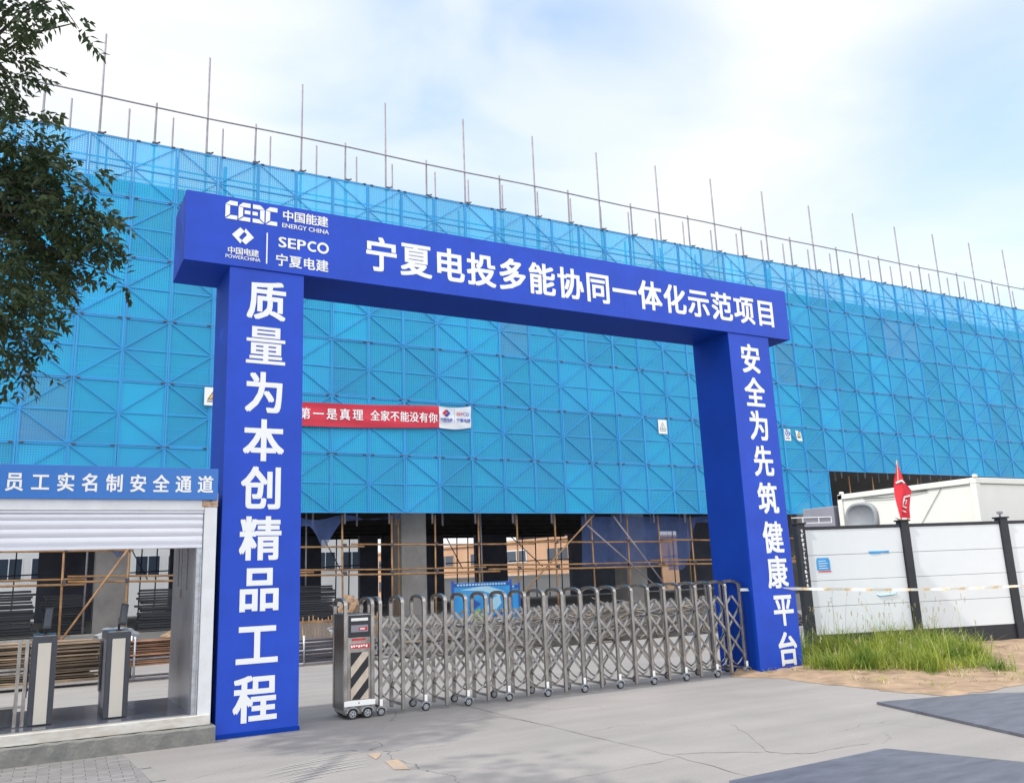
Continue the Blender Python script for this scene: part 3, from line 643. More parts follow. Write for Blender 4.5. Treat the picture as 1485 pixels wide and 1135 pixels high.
for rr in range(6):
    for ci in range(C0, C1 + 1):
        if rr == 0 and ci >= 18: continue
        grey = prn.random() < .05 or (ci in (22, 23) and rr == 4)
        o = bpy.data.objects.new('screen_panel', sheets[prn.randrange(4) * 2 + (1 if grey else 0)]); C.objects.link(o)
        o.location = W(ci * CW, prn.uniform(-.012, .008), WZ + rr * 2 * CH); o.rotation_euler = (prn.uniform(-.004, .004), -SL + prn.uniform(-.003, .003), TH + prn.uniform(-.008, .008))
        tag(o, f"{'greyish blue' if grey else 'blue'} perforated screen panel, {ordw(ci - C0)} from the left in the {rowname[rr]} row", 'screen panel', 'blue screen panels hung on the scaffold')
        link('frame', pf[(ci) % 2], o)
        for xx in (.11, CW - .12):
            if prn.random() < .8: link('clip', clm, o, (xx + prn.uniform(-.03, .03), 0, 0))
ZT = WZ + 12 * CH

# upper scaffold
us = thing('scaffold', 'grey tube scaffold standing above and behind the blue screen panels', 'scaffold')
SP = 1.4145; S0 = -6.635
k = -2; s = S0 - 2 * SP
i = 0
while s < 41:
    tall = (i % 2 == 0); top = 17.36 if tall else 15.58
    if i % 2 == 0: top += random.uniform(-.12, .1)
    j_ = random.uniform(-.04, .04)
    mb = MB(); mb.tube([W(s + j_, .16, WZ - .3 if s < 20.5 else 5.2), W(s + random.uniform(-.03, .03), .16, top)], .033, 7); mb.build('standard', 'tube_grey', us)
    mb = MB(); a = W(s + j_, .16, ZT); mb.bbox(a[0] - .05, a[0] + .09, a[1] - .16, a[1] + .03, a[2] + .0, a[2] + .09, .015); mb.bar((a[0], a[1] - .06, a[2] + .04), (a[0] + .17, a[1] - .10, a[2] + .13), .035, .05); mb.build('coupler', 'coupler', us)
    so2 = s + .67 + random.uniform(-.1, .1)
    mb = MB(); mb.tube([W(so2, 1.15, WZ - .3 if s < 20.5 else 5.2), W(so2, 1.15, 15.75 + random.uniform(-.08, .1))], .032, 7); mb.build('standard', 'tube_grey', us)
    s += SP; i += 1
mb = MB(); n = 24; mb.tube([W(-10 + 51 * q / n, .11, 15.42 + .02 * math.sin(q * 1.7)) for q in range(n + 1)], .025, 6); mb.build('guard_rail', 'tube_grey', us)
mb = MB(); mb.tube([W(-10, .03, ZT + .015), W(41, .03, ZT + .015)], .024, 6); mb.build('top_rail', 'coupler', us)
for lv in (13.55, 12.95, 11.2, 9.4, 7.6, 5.8):
    for d in (.13, 1.1): mb = MB(); mb.tube([W(-10, d, lv), W(41, d, lv)], .025, 6); mb.build('ledger', 'tube_blue', us)
for lv in (13.02, 11.27, 9.5, 7.75, 5.95):
    mb = MB(); x = -10
    while x < 41: mb.box(x, x + 2.9, .22, 1.05, lv - .03, lv + .02, fn=Wm); x += 2.95
    mb.build('walkway', 'concrete_raw', us)
# blue strut poles seen through the topmost band
for q in range(27):
    s = -8.5 + q * 1.83 + random.uniform(-.3, .3)
    mb = MB(); mb.bar(W(s, .5, 13.0), W(s, .5, 14.12), .05 + .05 * (q % 3 == 0), .05); mb.build('strut', 'tube_blue', us)

# ------------------------------------------------------------ building under construction
BD = thing('unfinished_building', 'unfinished concrete building with open ground floor behind the blue screen', 'building')
mb = MB(); mb.prism([(-14, 4.55), (19.6, 4.55), (19.6, 6.2), (44, 6.2), (44, 13.45), (-14, 13.45)], 1.55, 20, fn=Wm); mb.build('upper_storeys', 'concrete_raw', BD)
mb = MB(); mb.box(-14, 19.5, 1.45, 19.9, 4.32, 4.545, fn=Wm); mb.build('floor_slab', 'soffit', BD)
mb = MB()
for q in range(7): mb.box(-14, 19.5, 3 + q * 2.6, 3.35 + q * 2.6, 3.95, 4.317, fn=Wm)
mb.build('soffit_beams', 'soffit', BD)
mb = MB(); mb.box(-14, 44, .65, 20.4, 0, .62, fn=Wm); mb.build('plinth', 'concrete_raw', BD)
for row, (d, m_) in enumerate(((1.62, 'concrete_col'),)):
    for q in range(-2, 6):
        s = -5.99 + 8.78 * q + (0.0 if row == 0 else .2)
        mb = MB(); mb.box(s, s + .85, d, d + .85, .622, 4.318, fn=Wm); mb.build('column', m_, BD)
# far wall with the openings one looks through (x at y = 30)
op_ = [(-8, -5.2), (-3.4, -1.74), (1.48, 3.3), (5.8, 7.6), (9.98, 11.88), (12.8, 13.05), (16.3, 18.15), (19.95, 23.95), (30.15, 31.64), (35, 38)]
x = -20
for a, b in op_ + [(55, 55)]:
    mb = MB(); mb.box(x, a, 30, 30.3, .622, 4.31 if a < 24 else 6.19); mb.build('rear_wall', 'shaded_wall', BD)
    if b < 50:
        mb = MB(); mb.box(a, b, 30.02, 30.28, 4.0, 4.15 if a < 24 else 6.18); mb.build('lintel', 'shaded_wall', BD)
        mb = MB(); n = max(1, int((b - a) / .9))
        for q in range(1, n + 1): xx = a + (b - a) * q / (n + 1); mb.tube([(xx, 29.8, .62), (xx + .05, 29.8, 4.1)], .03, 6)
        mb.tube([(a, 29.8, 2.5), (b, 29.8, 2.55)], .03, 6)
        if n > 1: mb.tube([(a, 29.75, 3.9), ((a + b) / 2, 29.75, 2.2)], .025, 6)
        mb.build('prop_tube', 'coupler', BD)
    x = b

# ground-floor scaffold
gs = thing('scaffold', 'rusty tube scaffold across the open ground floor of the unfinished building', 'scaffold')
for q in range(-2, 30):
    s = -6.76 + 1.452 * q + random.uniform(-.05, .05)
    mb = MB(); mb.tube([W(s, .3, 0), W(s + random.uniform(-.04, .04), .3, 3.66 if s < 20 else 5.3)], .029, 7); mb.build('standard', 'tube_rust', gs)
    if q % 2 == 0: mb = MB(); s2 = s + .55; mb.tube([W(s2, 1.2, .6), W(s2, 1.2, 4.2)], .026, 7); mb.build('standard', 'tube_rust' if q % 4 else 'tube_grey', gs)
for d, z0, z1, r in ((.24, 2.75, 2.75, .027), (.24, 1.93, 1.86, .03), (.34, 2.06, 2.02, .026)):
    x = -12
    while x < 36:
        x2 = x + random.uniform(5, 7); mb = MB(); t = lambda xx: z0 + (z1 - z0) * (xx + 12) / 48 + .0
        mb.tube([W(x, d, t(x) + .04), W((x + x2) / 2, d, t((x + x2) / 2) - .015), W(x2 + .4, d, t(x2) - .03)], r, 7); mb.build('ledger', 'tube_rust', gs); x = x2
for (xa, za, xb, zb, m_) in ((9.2, 3.65, 6.0, .9, 'tube_rust'), (8.9, 3.3, 11.6, 1.2, 'tube_grey'), (10.0, 3.6, 12.1, 1.1, 'tube_grey'), (-5.3, 2.8, -6.9, .3, 'tube_rust'), (-10.4, 2.8, -8.4, .6, 'tube_grey')):
    mb = MB(); mb.tube([W(xa, .1, za), W(xb, .1, zb)], .026, 7); mb.build('brace', m_, gs)
for q in range(-2, 20):
    s = -6.76 + 1.452 * q; a = W(s, .26, 1.95); mb = MB(); mb.bbox(a[0] - .05, a[0] + .05, a[1] - .06, a[1] + .06, a[2] - .05, a[2] + .06, .012); mb.build('coupler', 'coupler', gs); b = W(s, .26, 2.76); mb = MB(); mb.bbox(b[0] - .045, b[0] + .045, b[1] - .05, b[1] + .05, b[2] - .045, b[2] + .05, .012); mb.build('coupler', 'coupler', gs)

# hanging dark blue nets
def hung_net(s0, s1, ztop, zbot, d, sag, label, cut=0):
    mb = MB(); nx, nz = 30, 14; vs = []
    for j in range(nz + 1):
        for i in range(nx + 1):
            u, v = i / nx, j / nz; zb = zbot(u); zt = ztop - sag * (.5 - .5 * math.cos(u * math.pi * 2 * 2)) * .3
            z = zt + (zb - zt) * v
            vs.append(W(s0 + (s1 - s0) * (u + .03 * v * math.sin(u * 9)), d + .09 * math.sin(u * 21 + v * 1.3) * (.25 + v) + .03 * math.sin(u * 50), z))
    mb.add(vs, [(j * (nx + 1) + i, j * (nx + 1) + i + 1, (j + 1) * (nx + 1) + i + 1, (j + 1) * (nx + 1) + i) for j in range(nz) for i in range(nx)], True)
    tag(mb.build('safety_net', 'safety_net'), label, 'net', 'dark blue nets hung from the scaffold')
hung_net(-1.2, 2.3, 3.66, lambda u: 3.55 - .75 * max(0, 1 - abs(u - .32) / .16) - .35 * max(0, .75 - u), .42, .5, 'dark blue net bunched under the screen just right of the left gate post')
hung_net(9.0, 12.7, 3.66, lambda u: 1.95 - .1 * u, .6, .1, 'dark blue net hanging as a broad curtain behind the folding gate')
hung_net(12.75, 16.6, 3.66, lambda u: 1.72 + 1.7 * max(0, min(1, (u - .12) * 4)) - 1.55 * max(0, min(1, (u - .55) * 5)), .66, .2, 'dark blue net with a torn bottom edge next to the right gate post')
hung_net(-7.2, -5.0, 3.66, lambda u: 3.5 - 1.0 * max(0, 1 - abs(u - .75) / .3), .45, .3, 'dark blue net drooping above the turnstile cabin opening')

# ------------------------------------------------------------ things on the facade
ban = thing('banner', 'red cloth banner with white Chinese writing and a white logo end', 'banner')
def cloth(x0, x1, zl, zr, hgt, yoff, name, m_, parent, nx=40):
    mb = MB(); nz = 8; vs = []
    for j in range(nz + 1):
        for i in range(nx + 1):
            u, v = i / nx, j / nz; x = x0 + (x1 - x0) * u
            vs.append((x, yoff + .018 * math.sin(v * 9 + u * 3) + .012 * math.sin(u * 14 + v * 5), zl + (zr - zl) * u + hgt * v - .05 * math.sin(u * math.pi)))
    mb.add(vs, [(j * (nx + 1) + i, j * (nx + 1) + i + 1, (j + 1) * (nx + 1) + i + 1, (j + 1) * (nx + 1) + i) for j in range(nz) for i in range(nx)], True)
    return mb.build(name, m_, parent)
YB = 13.86
cl_ = cloth(3.2, 8.98, 6.17, 6.33, .70, YB, 'red_cloth', 'banner', ban)
wc = cloth(8.99, 10.1, 6.33, 6.385, .69, YB, 'logo_cloth', 'banner_white', ban, 12)
tm = MB()
xs = 4.70
zline = lambda x: 6.555 + (x - 4.7) * .022
for ch, cx in zip('第一是真理全家不能没有你', (4.62, 5.07, 5.50, 5.93, 6.36, 7.02, 7.36 - .0, 7.70 + .04, 8.06 + .0, 8.34, 8.60, 8.86)):
    pass
px = [447, 468, 471, 487, 0]
for k, ch in enumerate('第一是真理'): text(tm, ch, 4.72 + k * .40, 6.54 + k * .012, YB - .035, .36, adv=1, sx=.95, bold=.014)
for k, ch in enumerate('全家不能没有你'): text(tm, ch, 6.86 + k * .318, 6.595 + k * .006, YB - .035, .335, adv=1, sx=.92, bold=.014)
tm.build('lettering', 'letter', cl_)
lm_ = MB(); bx, bz = 9.23, 6.80
for sgn, ci in ((1, 0), (-1, 1)):
    lm_.cur = ci; pts = [(-.14, 0), (-.02, .12), (.045, .07), (-.03, -.02), (-.03, -.04), (.01, -.075), (-.015, -.12)]
    lm_.prism([(bx + a * sgn, bz + b * sgn) for a, b in pts], YB - .04, YB - .036)
lm_.cur = 1; text(lm_, '中国电建', 9.07, 6.60, YB - .036, .11, adv=.105, bold=.015); lm_.box(9.08, 9.38, YB - .038, YB - .036, 6.515, 6.53)
lm_.box(9.50, 9.506, YB - .038, YB - .036, 6.5, 6.95)
lm_.cur = 0; text(lm_, 'SEP', 9.69, 6.80, YB - .036, .15, bold=.012, vc=.35); lm_.cur = 1; text(lm_, 'CO', 9.91, 6.80, YB - .036, .15, bold=.012, vc=.35)
text(lm_, '宁夏电建', 9.63, 6.60, YB - .036, .135, adv=.125, bold=.016)
lm_.build('emblem', ['print_red', 'print_blue'], wc)

def sign(x0, x1, z0, z1, label, kind, skew=0, faint=False):
    t = thing('warning_sign', label, 'sign', ((x0 + x1) / 2, 13.88, (z0 + z1) / 2), 0, 'small warning signs tied to the screen')
    w_, h_ = (x1 - x0) / 2, (z1 - z0) / 2
    mb = MB(); P = [(-w_, -h_), (w_, -h_), (w_, h_), (-w_, h_)]
    if skew: P = [(-w_ + .06, -h_), (w_, -h_), (w_ * .55, h_ * .8), (w_ * .2, h_ * .55), (-w_ * .2, h_ * .95), (-w_, h_)]
    mb.prism(P, -.004, .004); mb.build('board', 'paper', t)
    e = MB()
    if kind == 'tri':
        for s_, yy in ((1.0, -.0055), (.72, -.007)):
            e.cur = 0 if s_ == 1 else 1; e.prism([(-.16 * s_, -.10 * s_ - .0), (.16 * s_, -.10 * s_), (0, .17 * s_)], yy, yy + .001)
        e.cur = 0; e.box(-.016, .016, -.0085, -.0078, -.03, .06); e.box(-.05, .02, -.0085, -.0078, -.06, -.035)
        e.box(-w_ * .7, w_ * .7, -.0055, -.0045, -h_ * .62, -h_ * .5)
    elif kind == 'round':
        for k in range(20):
            a, b = 2 * math.pi * k / 20, 2 * math.pi * (k + 1) / 20
            e.prism([(.09 * math.cos(a), .06 + .09 * math.sin(a)), (.13 * math.cos(a), .06 + .13 * math.sin(a)), (.13 * math.cos(b), .06 + .13 * math.sin(b)), (.09 * math.cos(b), .06 + .09 * math.sin(b))], -.0055, -.0045)
        e.box(-.05, .05, -.0055, -.0045, .02, .09); e.box(-.11, .11, -.0055, -.0045, -.16, -.12)
    else:
        e.prism([(-.10, .0), (.10, .0), (0, .16)], -.0055, -.0045); e.cur = 1; e.prism([(-.06, .02), (.06, .02), (0, .12)], -.007, -.006); e.cur = 0
        e.box(-.09, .09, -.0055, -.0045, -.09, -.03)
    e.build('pictogram', ['grey_box' if faint else 'print_blue' if kind == 'round' else 'ink', 'paper' if faint else 'yellow'], t)
sign(1.93, 2.40, 6.62, 7.13, 'white warning sign with yellow triangle half hidden by the left gate post', 'tri')
sign(17.70, 18.09, 6.54, 7.06, 'white warning sign with a faint triangle left of the right gate post', 'tri', faint=True)
sign(24.02, 24.36, 6.55, 7.02, 'white sign with a round blue symbol right of the right gate post', 'round')
sign(24.64, 25.0, 6.56, 6.99, 'small torn sign with a dark symbol beside the round blue sign', 'other', 1)

# ------------------------------------------------------------ hoarding
HA = -.3074
def HO(x, y, z): return (11.072 + x * math.cos(HA) - y * math.sin(HA), 1.637 + x * math.sin(HA) + y * math.cos(HA), z)
HD = thing('site_hoarding', 'white panelled hoarding with black posts along the grassy strip', 'hoarding', (11.072, 1.637, 0), HA)
HS = 2.2576
for k in range(5):
    mb = MB(); mb.bbox(k * HS - .085, k * HS + .085, -.09, .09, 0, 2.41, .008); mb.bbox(k * HS - .11, k * HS + .11, -.115, .115, 2.41, 2.44, .006); po = mb.build('post', 'hoard_black', HD)
    if k == 2: mb = MB(); mb.tube([(k * HS, 0, 2.44), (k * HS, 0, 2.5)], .02, 8); mb.bbox(k * HS - .06, k * HS + .06, -.03, .03, 2.5, 2.56, .015); mb.build('post_lamp', 'grey_box', po)
    if k < 4:
        a, b = k * HS + .09, (k + 1) * HS - .09
        mb = MB(); ed = [.335, .85, 1.33, 1.81, 2.30]
        for z0, z1 in zip(ed[:-1], ed[1:]): mb.bbox(a, b, -.035 - .004 * random.random(), .0, z0 + .0035, z1 - .0035, .004)
        mb.cur = 1; mb.box(a, b, .002, .02, .3, 2.32); pn = mb.build('panel', ['panel_white', 'grey_box'], HD)
        mb = MB(); mb.bbox(a, b, -.05, .03, 2.303, 2.36, .004); mb.build('top_rail', 'hoard_black', HD)
        mb = MB(); mb.bbox(a, b, -.045, .03, .0, .332, .004); mb.build('base_board', 'hoard_black', HD)
        if k == 0:
            mb = MB(); mb.prism([(.27, 1.53), (.55, 1.53), (.55, 1.70), (.53, 1.76), (.29, 1.76), (.27, 1.70)], -.0435, -.041); mb.cur = 1
            for q in range(4): mb.box(.31, .5 - .03 * (q % 2), -.046, -.044, 1.56 + q * .045, 1.57 + q * .045)
            mb.cur = 2; mb.box(.29, .56, -.0435, -.041, 1.495, 1.515); mb.build('sticker', ['board_blue', 'paper', 'print_red'], pn)
            mb = MB(); mb.prism([(1.44, 1.80), (1.64, 1.80), (1.68, 1.82), (1.85, 1.815), (1.85, 1.85), (1.40, 1.85)], -.0455, -.041); mb.build('torn_label', 'board_blue', pn)
            mb = MB(); mb.tube([(1.48, -.045, 1.03), (1.52, -.05, 1.0), (1.85, -.05, 1.02), (1.9, -.045, 1.06)], .012, 6); mb.build('handle', 'board_pale', pn)
lt = MB(); rn = random.Random(2)
for k in range(13):
    z = 2.28 - k * .085
    for q in range(3): a, b = rn.uniform(-.028, .01), rn.uniform(-.03, .03); lt.box(a, a + rn.uniform(.015, .04), -.0935, -.0905, z + b * .8, z + b * .8 + .010)
    lt.box(rn.uniform(-.02, .01), rn.uniform(.011, .022), -.0935, -.0905, z - .03, z + .028)
lt.build('lettering', 'letter', [o for o in HD.children if o.name.startswith('post')][0])
# flag
FLx, FLy = HO(HS, 0, 0)[:2]
fg = thing('flag', 'red flag with white marking hanging from a short pole on a hoarding post', 'flag', (FLx, FLy, 2.44))
mb = MB(); mb.tube([(-.02, .0, 0), (.09, 0, 1.2)], .012, 8); mb.build('pole', 'rust', fg)
mb = MB(); mb.tube([(-.2, -.02, .04), (-.05, 0, -.0), (.15, 0, .0), (.28, .02, .06)], .012, 6); mb.build('bracket', 'rust', fg)
def flag_pt(u, v):
    zt, zb = 1.17, .01; z = zt + (zb - zt) * v
    xl = .085 - .18 * v - .06 * math.sin(v * 3.1); wr = [0, .13, .31, .50, .40, .31, .28][0:]; f = v * 6; i = min(int(f), 5); wv = wr[i] + (wr[i + 1] - wr[i]) * (f - i)
    return (xl + wv * u, .05 * math.sin(u * 7 + v * 4) * min(1, v * 3) - .01, z + .04 * math.sin(u * 3) * v)
mb = MB(); n = 24; mb.add([flag_pt(i / n, j / n) for j in range(n + 1) for i in range(n + 1)], [(j * (n + 1) + i, j * (n + 1) + i + 1, (j + 1) * (n + 1) + i + 1, (j + 1) * (n + 1) + i) for j in range(n) for i in range(n)], True); fc = mb.build('cloth', 'flag', fg)
mb = MB()
def fstroke(L, r=.02):
    pts = [Vector(flag_pt(u, v)) + Vector((0, -.012, 0)) for u, v in L]; mb.tube(pts, r, 6)
fstroke([(.1, .38), (.35, .35), (.45, .40)], .022); fstroke([(.95, .60), (.55, .64), (.4, .72), (.55, .80), (.85, .82)], .018); fstroke([(.6, .70), (.85, .68), (.8, .76)], .015); fstroke([(.6, .88), (.8, .90)], .016)
for v_ in range(len(mb.v)): x, yy, z = mb.v[v_]; mb.v[v_] = (x, yy * 1.0, z)
mb.build('marking', 'letter', fc)
# warning tape across post and hoarding
tp = thing('barrier_tape', 'thin white and orange barrier tape stretched from the gate across the hoarding', 'tape')
def tape_pt(t): 
    A, B, D = Vector((8.0, .12, 1.29)), Vector((9.09, -.03, 1.262)), Vector((15.7, -.12, 1.07))
    if t < .12: p = A.lerp(B, t / .12)
    else: p = B.lerp(D, (t - .12) / .88); p.z -= .05 * math.sin(math.pi * (t - .12) / .88)
    return p
mb = MB(); n = 90
for i in range(n):
    a, b = tape_pt(i / n), tape_pt((i + 1) / n); ang = .5 * math.sin(i * .35)
    mb.cur = 1 if (i // 2) % 3 == 0 and i > 10 else 0; hgt = Vector((0, .02 * math.sin(i * .5), .022)); h2 = Vector((0, .02 * math.sin((i + 1) * .5), .022))
    mb.add([a - hgt, b - h2, b + h2, a + hgt], [(0, 1, 2, 3)])
mb.build('strip', ['tape_white', 'tape_red'], tp)

# ------------------------------------------------------------ site container behind the hoarding
CX, CY, CZ = 16.4, 1.35, 3.4
sco = thing('site_container', 'cream white site container standing behind the hoarding', 'container', (CX, CY, 0))
mb = MB(); mb.box(0.02, 6.1, .02, 3.75, .1, CZ - .14); mb.build('wall', 'container', sco)
mb = MB(); mb.bbox(-.03, 6.15, -.03, .12, CZ - .13, CZ, .015); mb.bbox(-.03, .12, .122, 3.8, CZ - .13, CZ, .015); mb.bbox(-.03, 6.15, 3.65, 3.8, CZ - .13, CZ - .002, .015); mb.box(.1, 6.1, .1, 3.7, CZ - .1, CZ - .03); mb.build('roof_frame', 'container', sco)
for yy in (-.03, 3.66):
    mb = MB(); mb.bbox(-.04, .12, yy, yy + .14, .0, CZ - .135, .01); mb.bbox(-.05, .06, yy - .02, yy + .06, CZ - .002, CZ + .07, .02); mb.build('corner_post', 'container', sco)
mb = MB(); mb.tube([(-.0, .85, CZ - .15), (-.0, 1.75, 2.15), (0, 1.5, 2.1)], .006, 5); mb.build('cable', 'ink', sco)
mb = MB(); mb.tube([(-.02, 1.2, CZ - .15), (-.02, 2.2, CZ - .22), (-.02, 3.0, CZ - .18)], .012, 5); mb.build('cable', 'ink', sco)
# rounded square extractor hood
def squircle(r, n=36, p=2.6): return [(r * math.copysign(abs(math.cos(t)) ** (2 / p), math.cos(t)), r * math.copysign(abs(math.sin(t)) ** (2 / p), math.sin(t))) for t in [2 * math.pi * k / n + .5 for k in range(n)]]
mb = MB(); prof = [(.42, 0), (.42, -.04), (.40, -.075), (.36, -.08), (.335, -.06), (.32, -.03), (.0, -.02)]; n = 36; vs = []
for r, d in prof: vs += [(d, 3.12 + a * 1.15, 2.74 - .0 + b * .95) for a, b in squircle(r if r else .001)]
mb.add(vs, [(i * n + k, i * n + (k + 1) % n, (i + 1) * n + (k + 1) % n, (i + 1) * n + k) for i in range(len(prof) - 1) for k in range(n)], True); mb.build('vent_hood', 'hood_shade_grey', sco)
gb = MB(); gb.bbox(-.05, 1.2, 3.95, 5.0, .0, 3.13, .02)
tag(gb.build('grey_cabinet', 'grey_box', None, (CX, CY, 0)), 'lilac grey metal cabinet at the far end of the cream container', 'cabinet')
lf = thing('lamp_bar', 'white framed bar with dark blue panes lying on top of the hoarding', 'lamp bar', HO(.0, .05, 2.40), HA)
mb = MB(); mb.bbox(-.1, .75, -.02, .02, .02, .04, .008); mb.bbox(-.1, .75, -.02, .02, .13, .15, .008)
for xx in (.12, .46, .73): mb.bbox(xx, xx + .02, -.021, .021, .035, .135, .006)
mb.build('frame', 'white_paint', lf)
mb = MB(); mb.box(.14, .46, -.006, .006, .04, .13); mb.box(.48, .73, -.006, .006, .04, .13); mb.build('pane', 'grey_box', lf)

# ------------------------------------------------------------ grass
def grass():
    rn = random.Random(5); mb = MB()
    reg = [(9.25, .95), (9.12, .0), (8.85, -.45), (9.05, -1.1), (9.6, -1.5), (9.4, -1.85), (9.95, -2.2), (10.4, -2.55), (11.2, -1.8), (12.1, -1.0), (12.9, .0), (12.9, .85), (12, 1.15), (11.0, 1.45), (10, 1.3)]
    def inside(x, y):
        c = False
        for i in range(len(reg)):
            (x1, y1), (x2, y2) = reg[i], reg[i - 1]
            if (y1 > y) != (y2 > y) and x < (x2 - x1) * (y - y1) / (y2 - y1) + x1: c = not c
        return c
    def blade(x, y, h, w_, lean, az):
        dx, dy = math.cos(az), math.sin(az); px_, py_ = -dy, dx; vs = []; n = 4
        for k in range(n + 1):
            t = k / n; ww = w_ * (1 - t ** 1.6) + .0007; o = lean * t * t * h
            c = (x + dx * o, y + dy * o, .03 + h * t * (1 - .25 * lean * t))
            vs += [(c[0] - px_ * ww, c[1] - py_ * ww, c[2]), (c[0] + px_ * ww, c[1] + py_ * ww, c[2])]
        mb.add(vs, [(2 * k, 2 * k + 1, 2 * k + 3, 2 * k + 2) for k in range(n)]); return c
    tuf = []
    while len(tuf) < 420:
        x, y = rn.uniform(8.8, 14.3), rn.uniform(-2.8, 1.5)
        if inside(x, y): tuf.append((x, y))
    for x, y in tuf:
        H = max(.08, rn.uniform(.14, .48) + .17 * math.sin(x * 3.1 + y * 1.7) + .1 * math.sin(x * 7 - y * 5)); mb.cur = 0
        edge = min(math.hypot(x - a, y - b) for a, b in reg)
        if edge < .3: H *= .6
        for q in range(rn.randint(16, 30)):
            blade(x + rn.gauss(0, .07), y + rn.gauss(0, .07), H * rn.uniform(.5, 1.15), rn.uniform(.0035, .008), rn.uniform(.2, 1.2), rn.uniform(0, 6.28))
        if rn.random() < .35:
            c = blade(x, y, H * rn.uniform(1.4, 2.0), .003, rn.uniform(.1, .4), rn.uniform(0, 6.28)); mb.cur = 1
            for q in range(7): a = rn.uniform(0, 6.28); mb.add([(c[0], c[1], c[2] - q * .012), (c[0] + .02 * math.cos(a), c[1] + .02 * math.sin(a), c[2] - q * .012 + .018), (c[0], c[1], c[2] - q * .012 + .02)], [(0, 1, 2)])
    for q in range(260):     # sparse ragged tufts and straw over the sandy edge
        x, y = rn.uniform(8.2, 14.8), rn.uniform(-3.2, .6)
        if y > 5.5 - .42 * x or y < -3.2 + max(0, x - 9.5) * .0: continue
        mb.cur = 0 if rn.random() < .45 else 1; H = rn.uniform(.04, .16)
        for k in range(rn.randint(3, 8)): blade(x + rn.gauss(0, .05), y + rn.gauss(0, .05), H * rn.uniform(.5, 1.2), rn.uniform(.003, .006), rn.uniform(.6, 2.2), rn.uniform(0, 6.28))
    o = mb.build('grass', ['grass', 'seed'])
    tag(o, 'clump of tall yellow green grass along the foot of the hoarding', 'grass', kind='stuff')
grass()

# ------------------------------------------------------------ material stacks
pl_ = MB(); pl_.bbox(-1, 1, -.11, .11, -.018, .018, .003); plank_me = pl_.mesh('plank', 'wood'); plank_red = pl_.mesh('plank', 'wood_red')
rn = random.Random(9)
def planks(me, x0, x1, y0, z0, layers, dz, label, grp, jit=.12):
    first = None
    for k in range(layers):
        for r in range(2):
            o = bpy.data.objects.new('plank', me); C.objects.link(o); L = (x1 - x0) / 2 * rn.uniform(.86, 1.0)
            o.location = ((x0 + x1) / 2 + rn.uniform(-jit, jit), y0 + r * .26 + rn.uniform(-.07, .05), z0 + (k + .5) * dz); o.scale = (L, 1, dz / .036 * rn.uniform(.5, .95)); o.rotation_euler = (rn.uniform(-.05, .05), rn.uniform(-.014, .014), rn.uniform(-.05, .05))
            tag(o, label, 'plank', grp)
planks(plank_me, -3.1, -.55, 8.0, .08, 18, .042, 'weathered plank in the long timber stack behind the turnstiles', 'planks of the long timber stack')
planks(plank_red, -.5, 1.25, 8.0, .28, 13, .036, 'reddish plank in the short stack behind the right turnstile', 'planks of the short reddish stack')
def rack(x0, x1, y0, y1, h, label):
    t = thing('pipe_rack', label, 'rack', (0, 0, 0), 0, 'low pipe racks under the stacks')
    for x in (x0, x1):
        for y in (y0, y1): mb = MB(); mb.tube([(x, y, 0), (x, y, h)], .022, 7); mb.build('upright', 'galv', t)
    for z in (.05, h * .5):
        mb = MB(); mb.tube([(x0 - .2, y0, z), (x1 + .2, y0, z)], .02, 7); mb.tube([(x0 - .2, y1, z), (x1 + .2, y1, z)], .02, 7); mb.build('rail', 'tube_grey', t)
    return t
rack(-.1, 1.0, 7.84, 8.45, .82, 'low pipe rack holding the short reddish plank stack')
# scrap on the stack: crumpled sheets
def crumple(x, y, z, r, m_, name, label, cat, sx=1.0, flat=.5, seed=1):
    from mathutils import noise
    bm = bmesh.new(); bmesh.ops.create_icosphere(bm, subdivisions=3, radius=1)
    for v in bm.verts:
        k = 1 + .45 * noise.noise(v.co * 1.7 + Vector((seed, 0, 0))) + .2 * noise.noise(v.co * 5 + Vector((0, seed, 0)))
        v.co = Vector((v.co.x * k * r * sx, v.co.y * k * r, max(-.35, v.co.z) * k * r * flat + .3 * r * flat))
    bm.verts.ensure_lookup_table(); mb = MB(); mb.add([v.co[:] for v in bm.verts], [[v.index for v in f.verts] for f in bm.faces]); bm.free()
    return tag(mb.build(name, m_, None, (x, y, z)), label, cat)
crumple(-.42, 8.0, .84, .22, 'grey_tarp', 'crumpled_sheet', 'crumpled grey sheet lying on top of the long timber stack', 'sheet', 1.5, .6, 2)
crumple(.75, 8.0, .76, .20, 'rag', 'crumpled_sheet', 'crumpled brown sheet lying on top of the reddish planks', 'sheet', 1.7, .5, 5)
# pipes to the right of the left gate post
pr = rack(3.2, 4.6, 8.1, 8.7, .62, 'low pipe rack loaded with tubes right of the left gate post')
for k in range(16):
    mb = MB(); L = rn.uniform(1.7, 2.4); z = .09 + (k // 3) * .085; yy = 8.18 + (k % 3) * .16
    mb.tube([(-L / 2, 0, 0), (L / 2, 0, rn.uniform(-.02, .02))], .027, 7)
    o = mb.build('steel_tube', 'tube_grey' if k % 3 else 'coupler', None, (3.85 + rn.uniform(-.2, .2), yy, z)); tag(o, 'loose scaffold tube lying in the low rack right of the left post', 'tube', 'tubes in the low rack')
crumple(4.25, 8.3, .60, .33, 'grey_tarp', 'tarpaulin', 'grey tarpaulin bundled on the tube rack beside the gate head', 'tarpaulin', 1.5, .5, 3)
crumple(4.6, 9.3, 1.0, .26, 'rag', 'sacking', 'brown sacking hung over rods behind the gate head', 'sacking', .9, 1.1, 8)
rd_ = thing('rod_crate', 'rusty crate of upright rods behind the tube rack', 'crate', (4.4, 9.6, 0))
mb = MB()
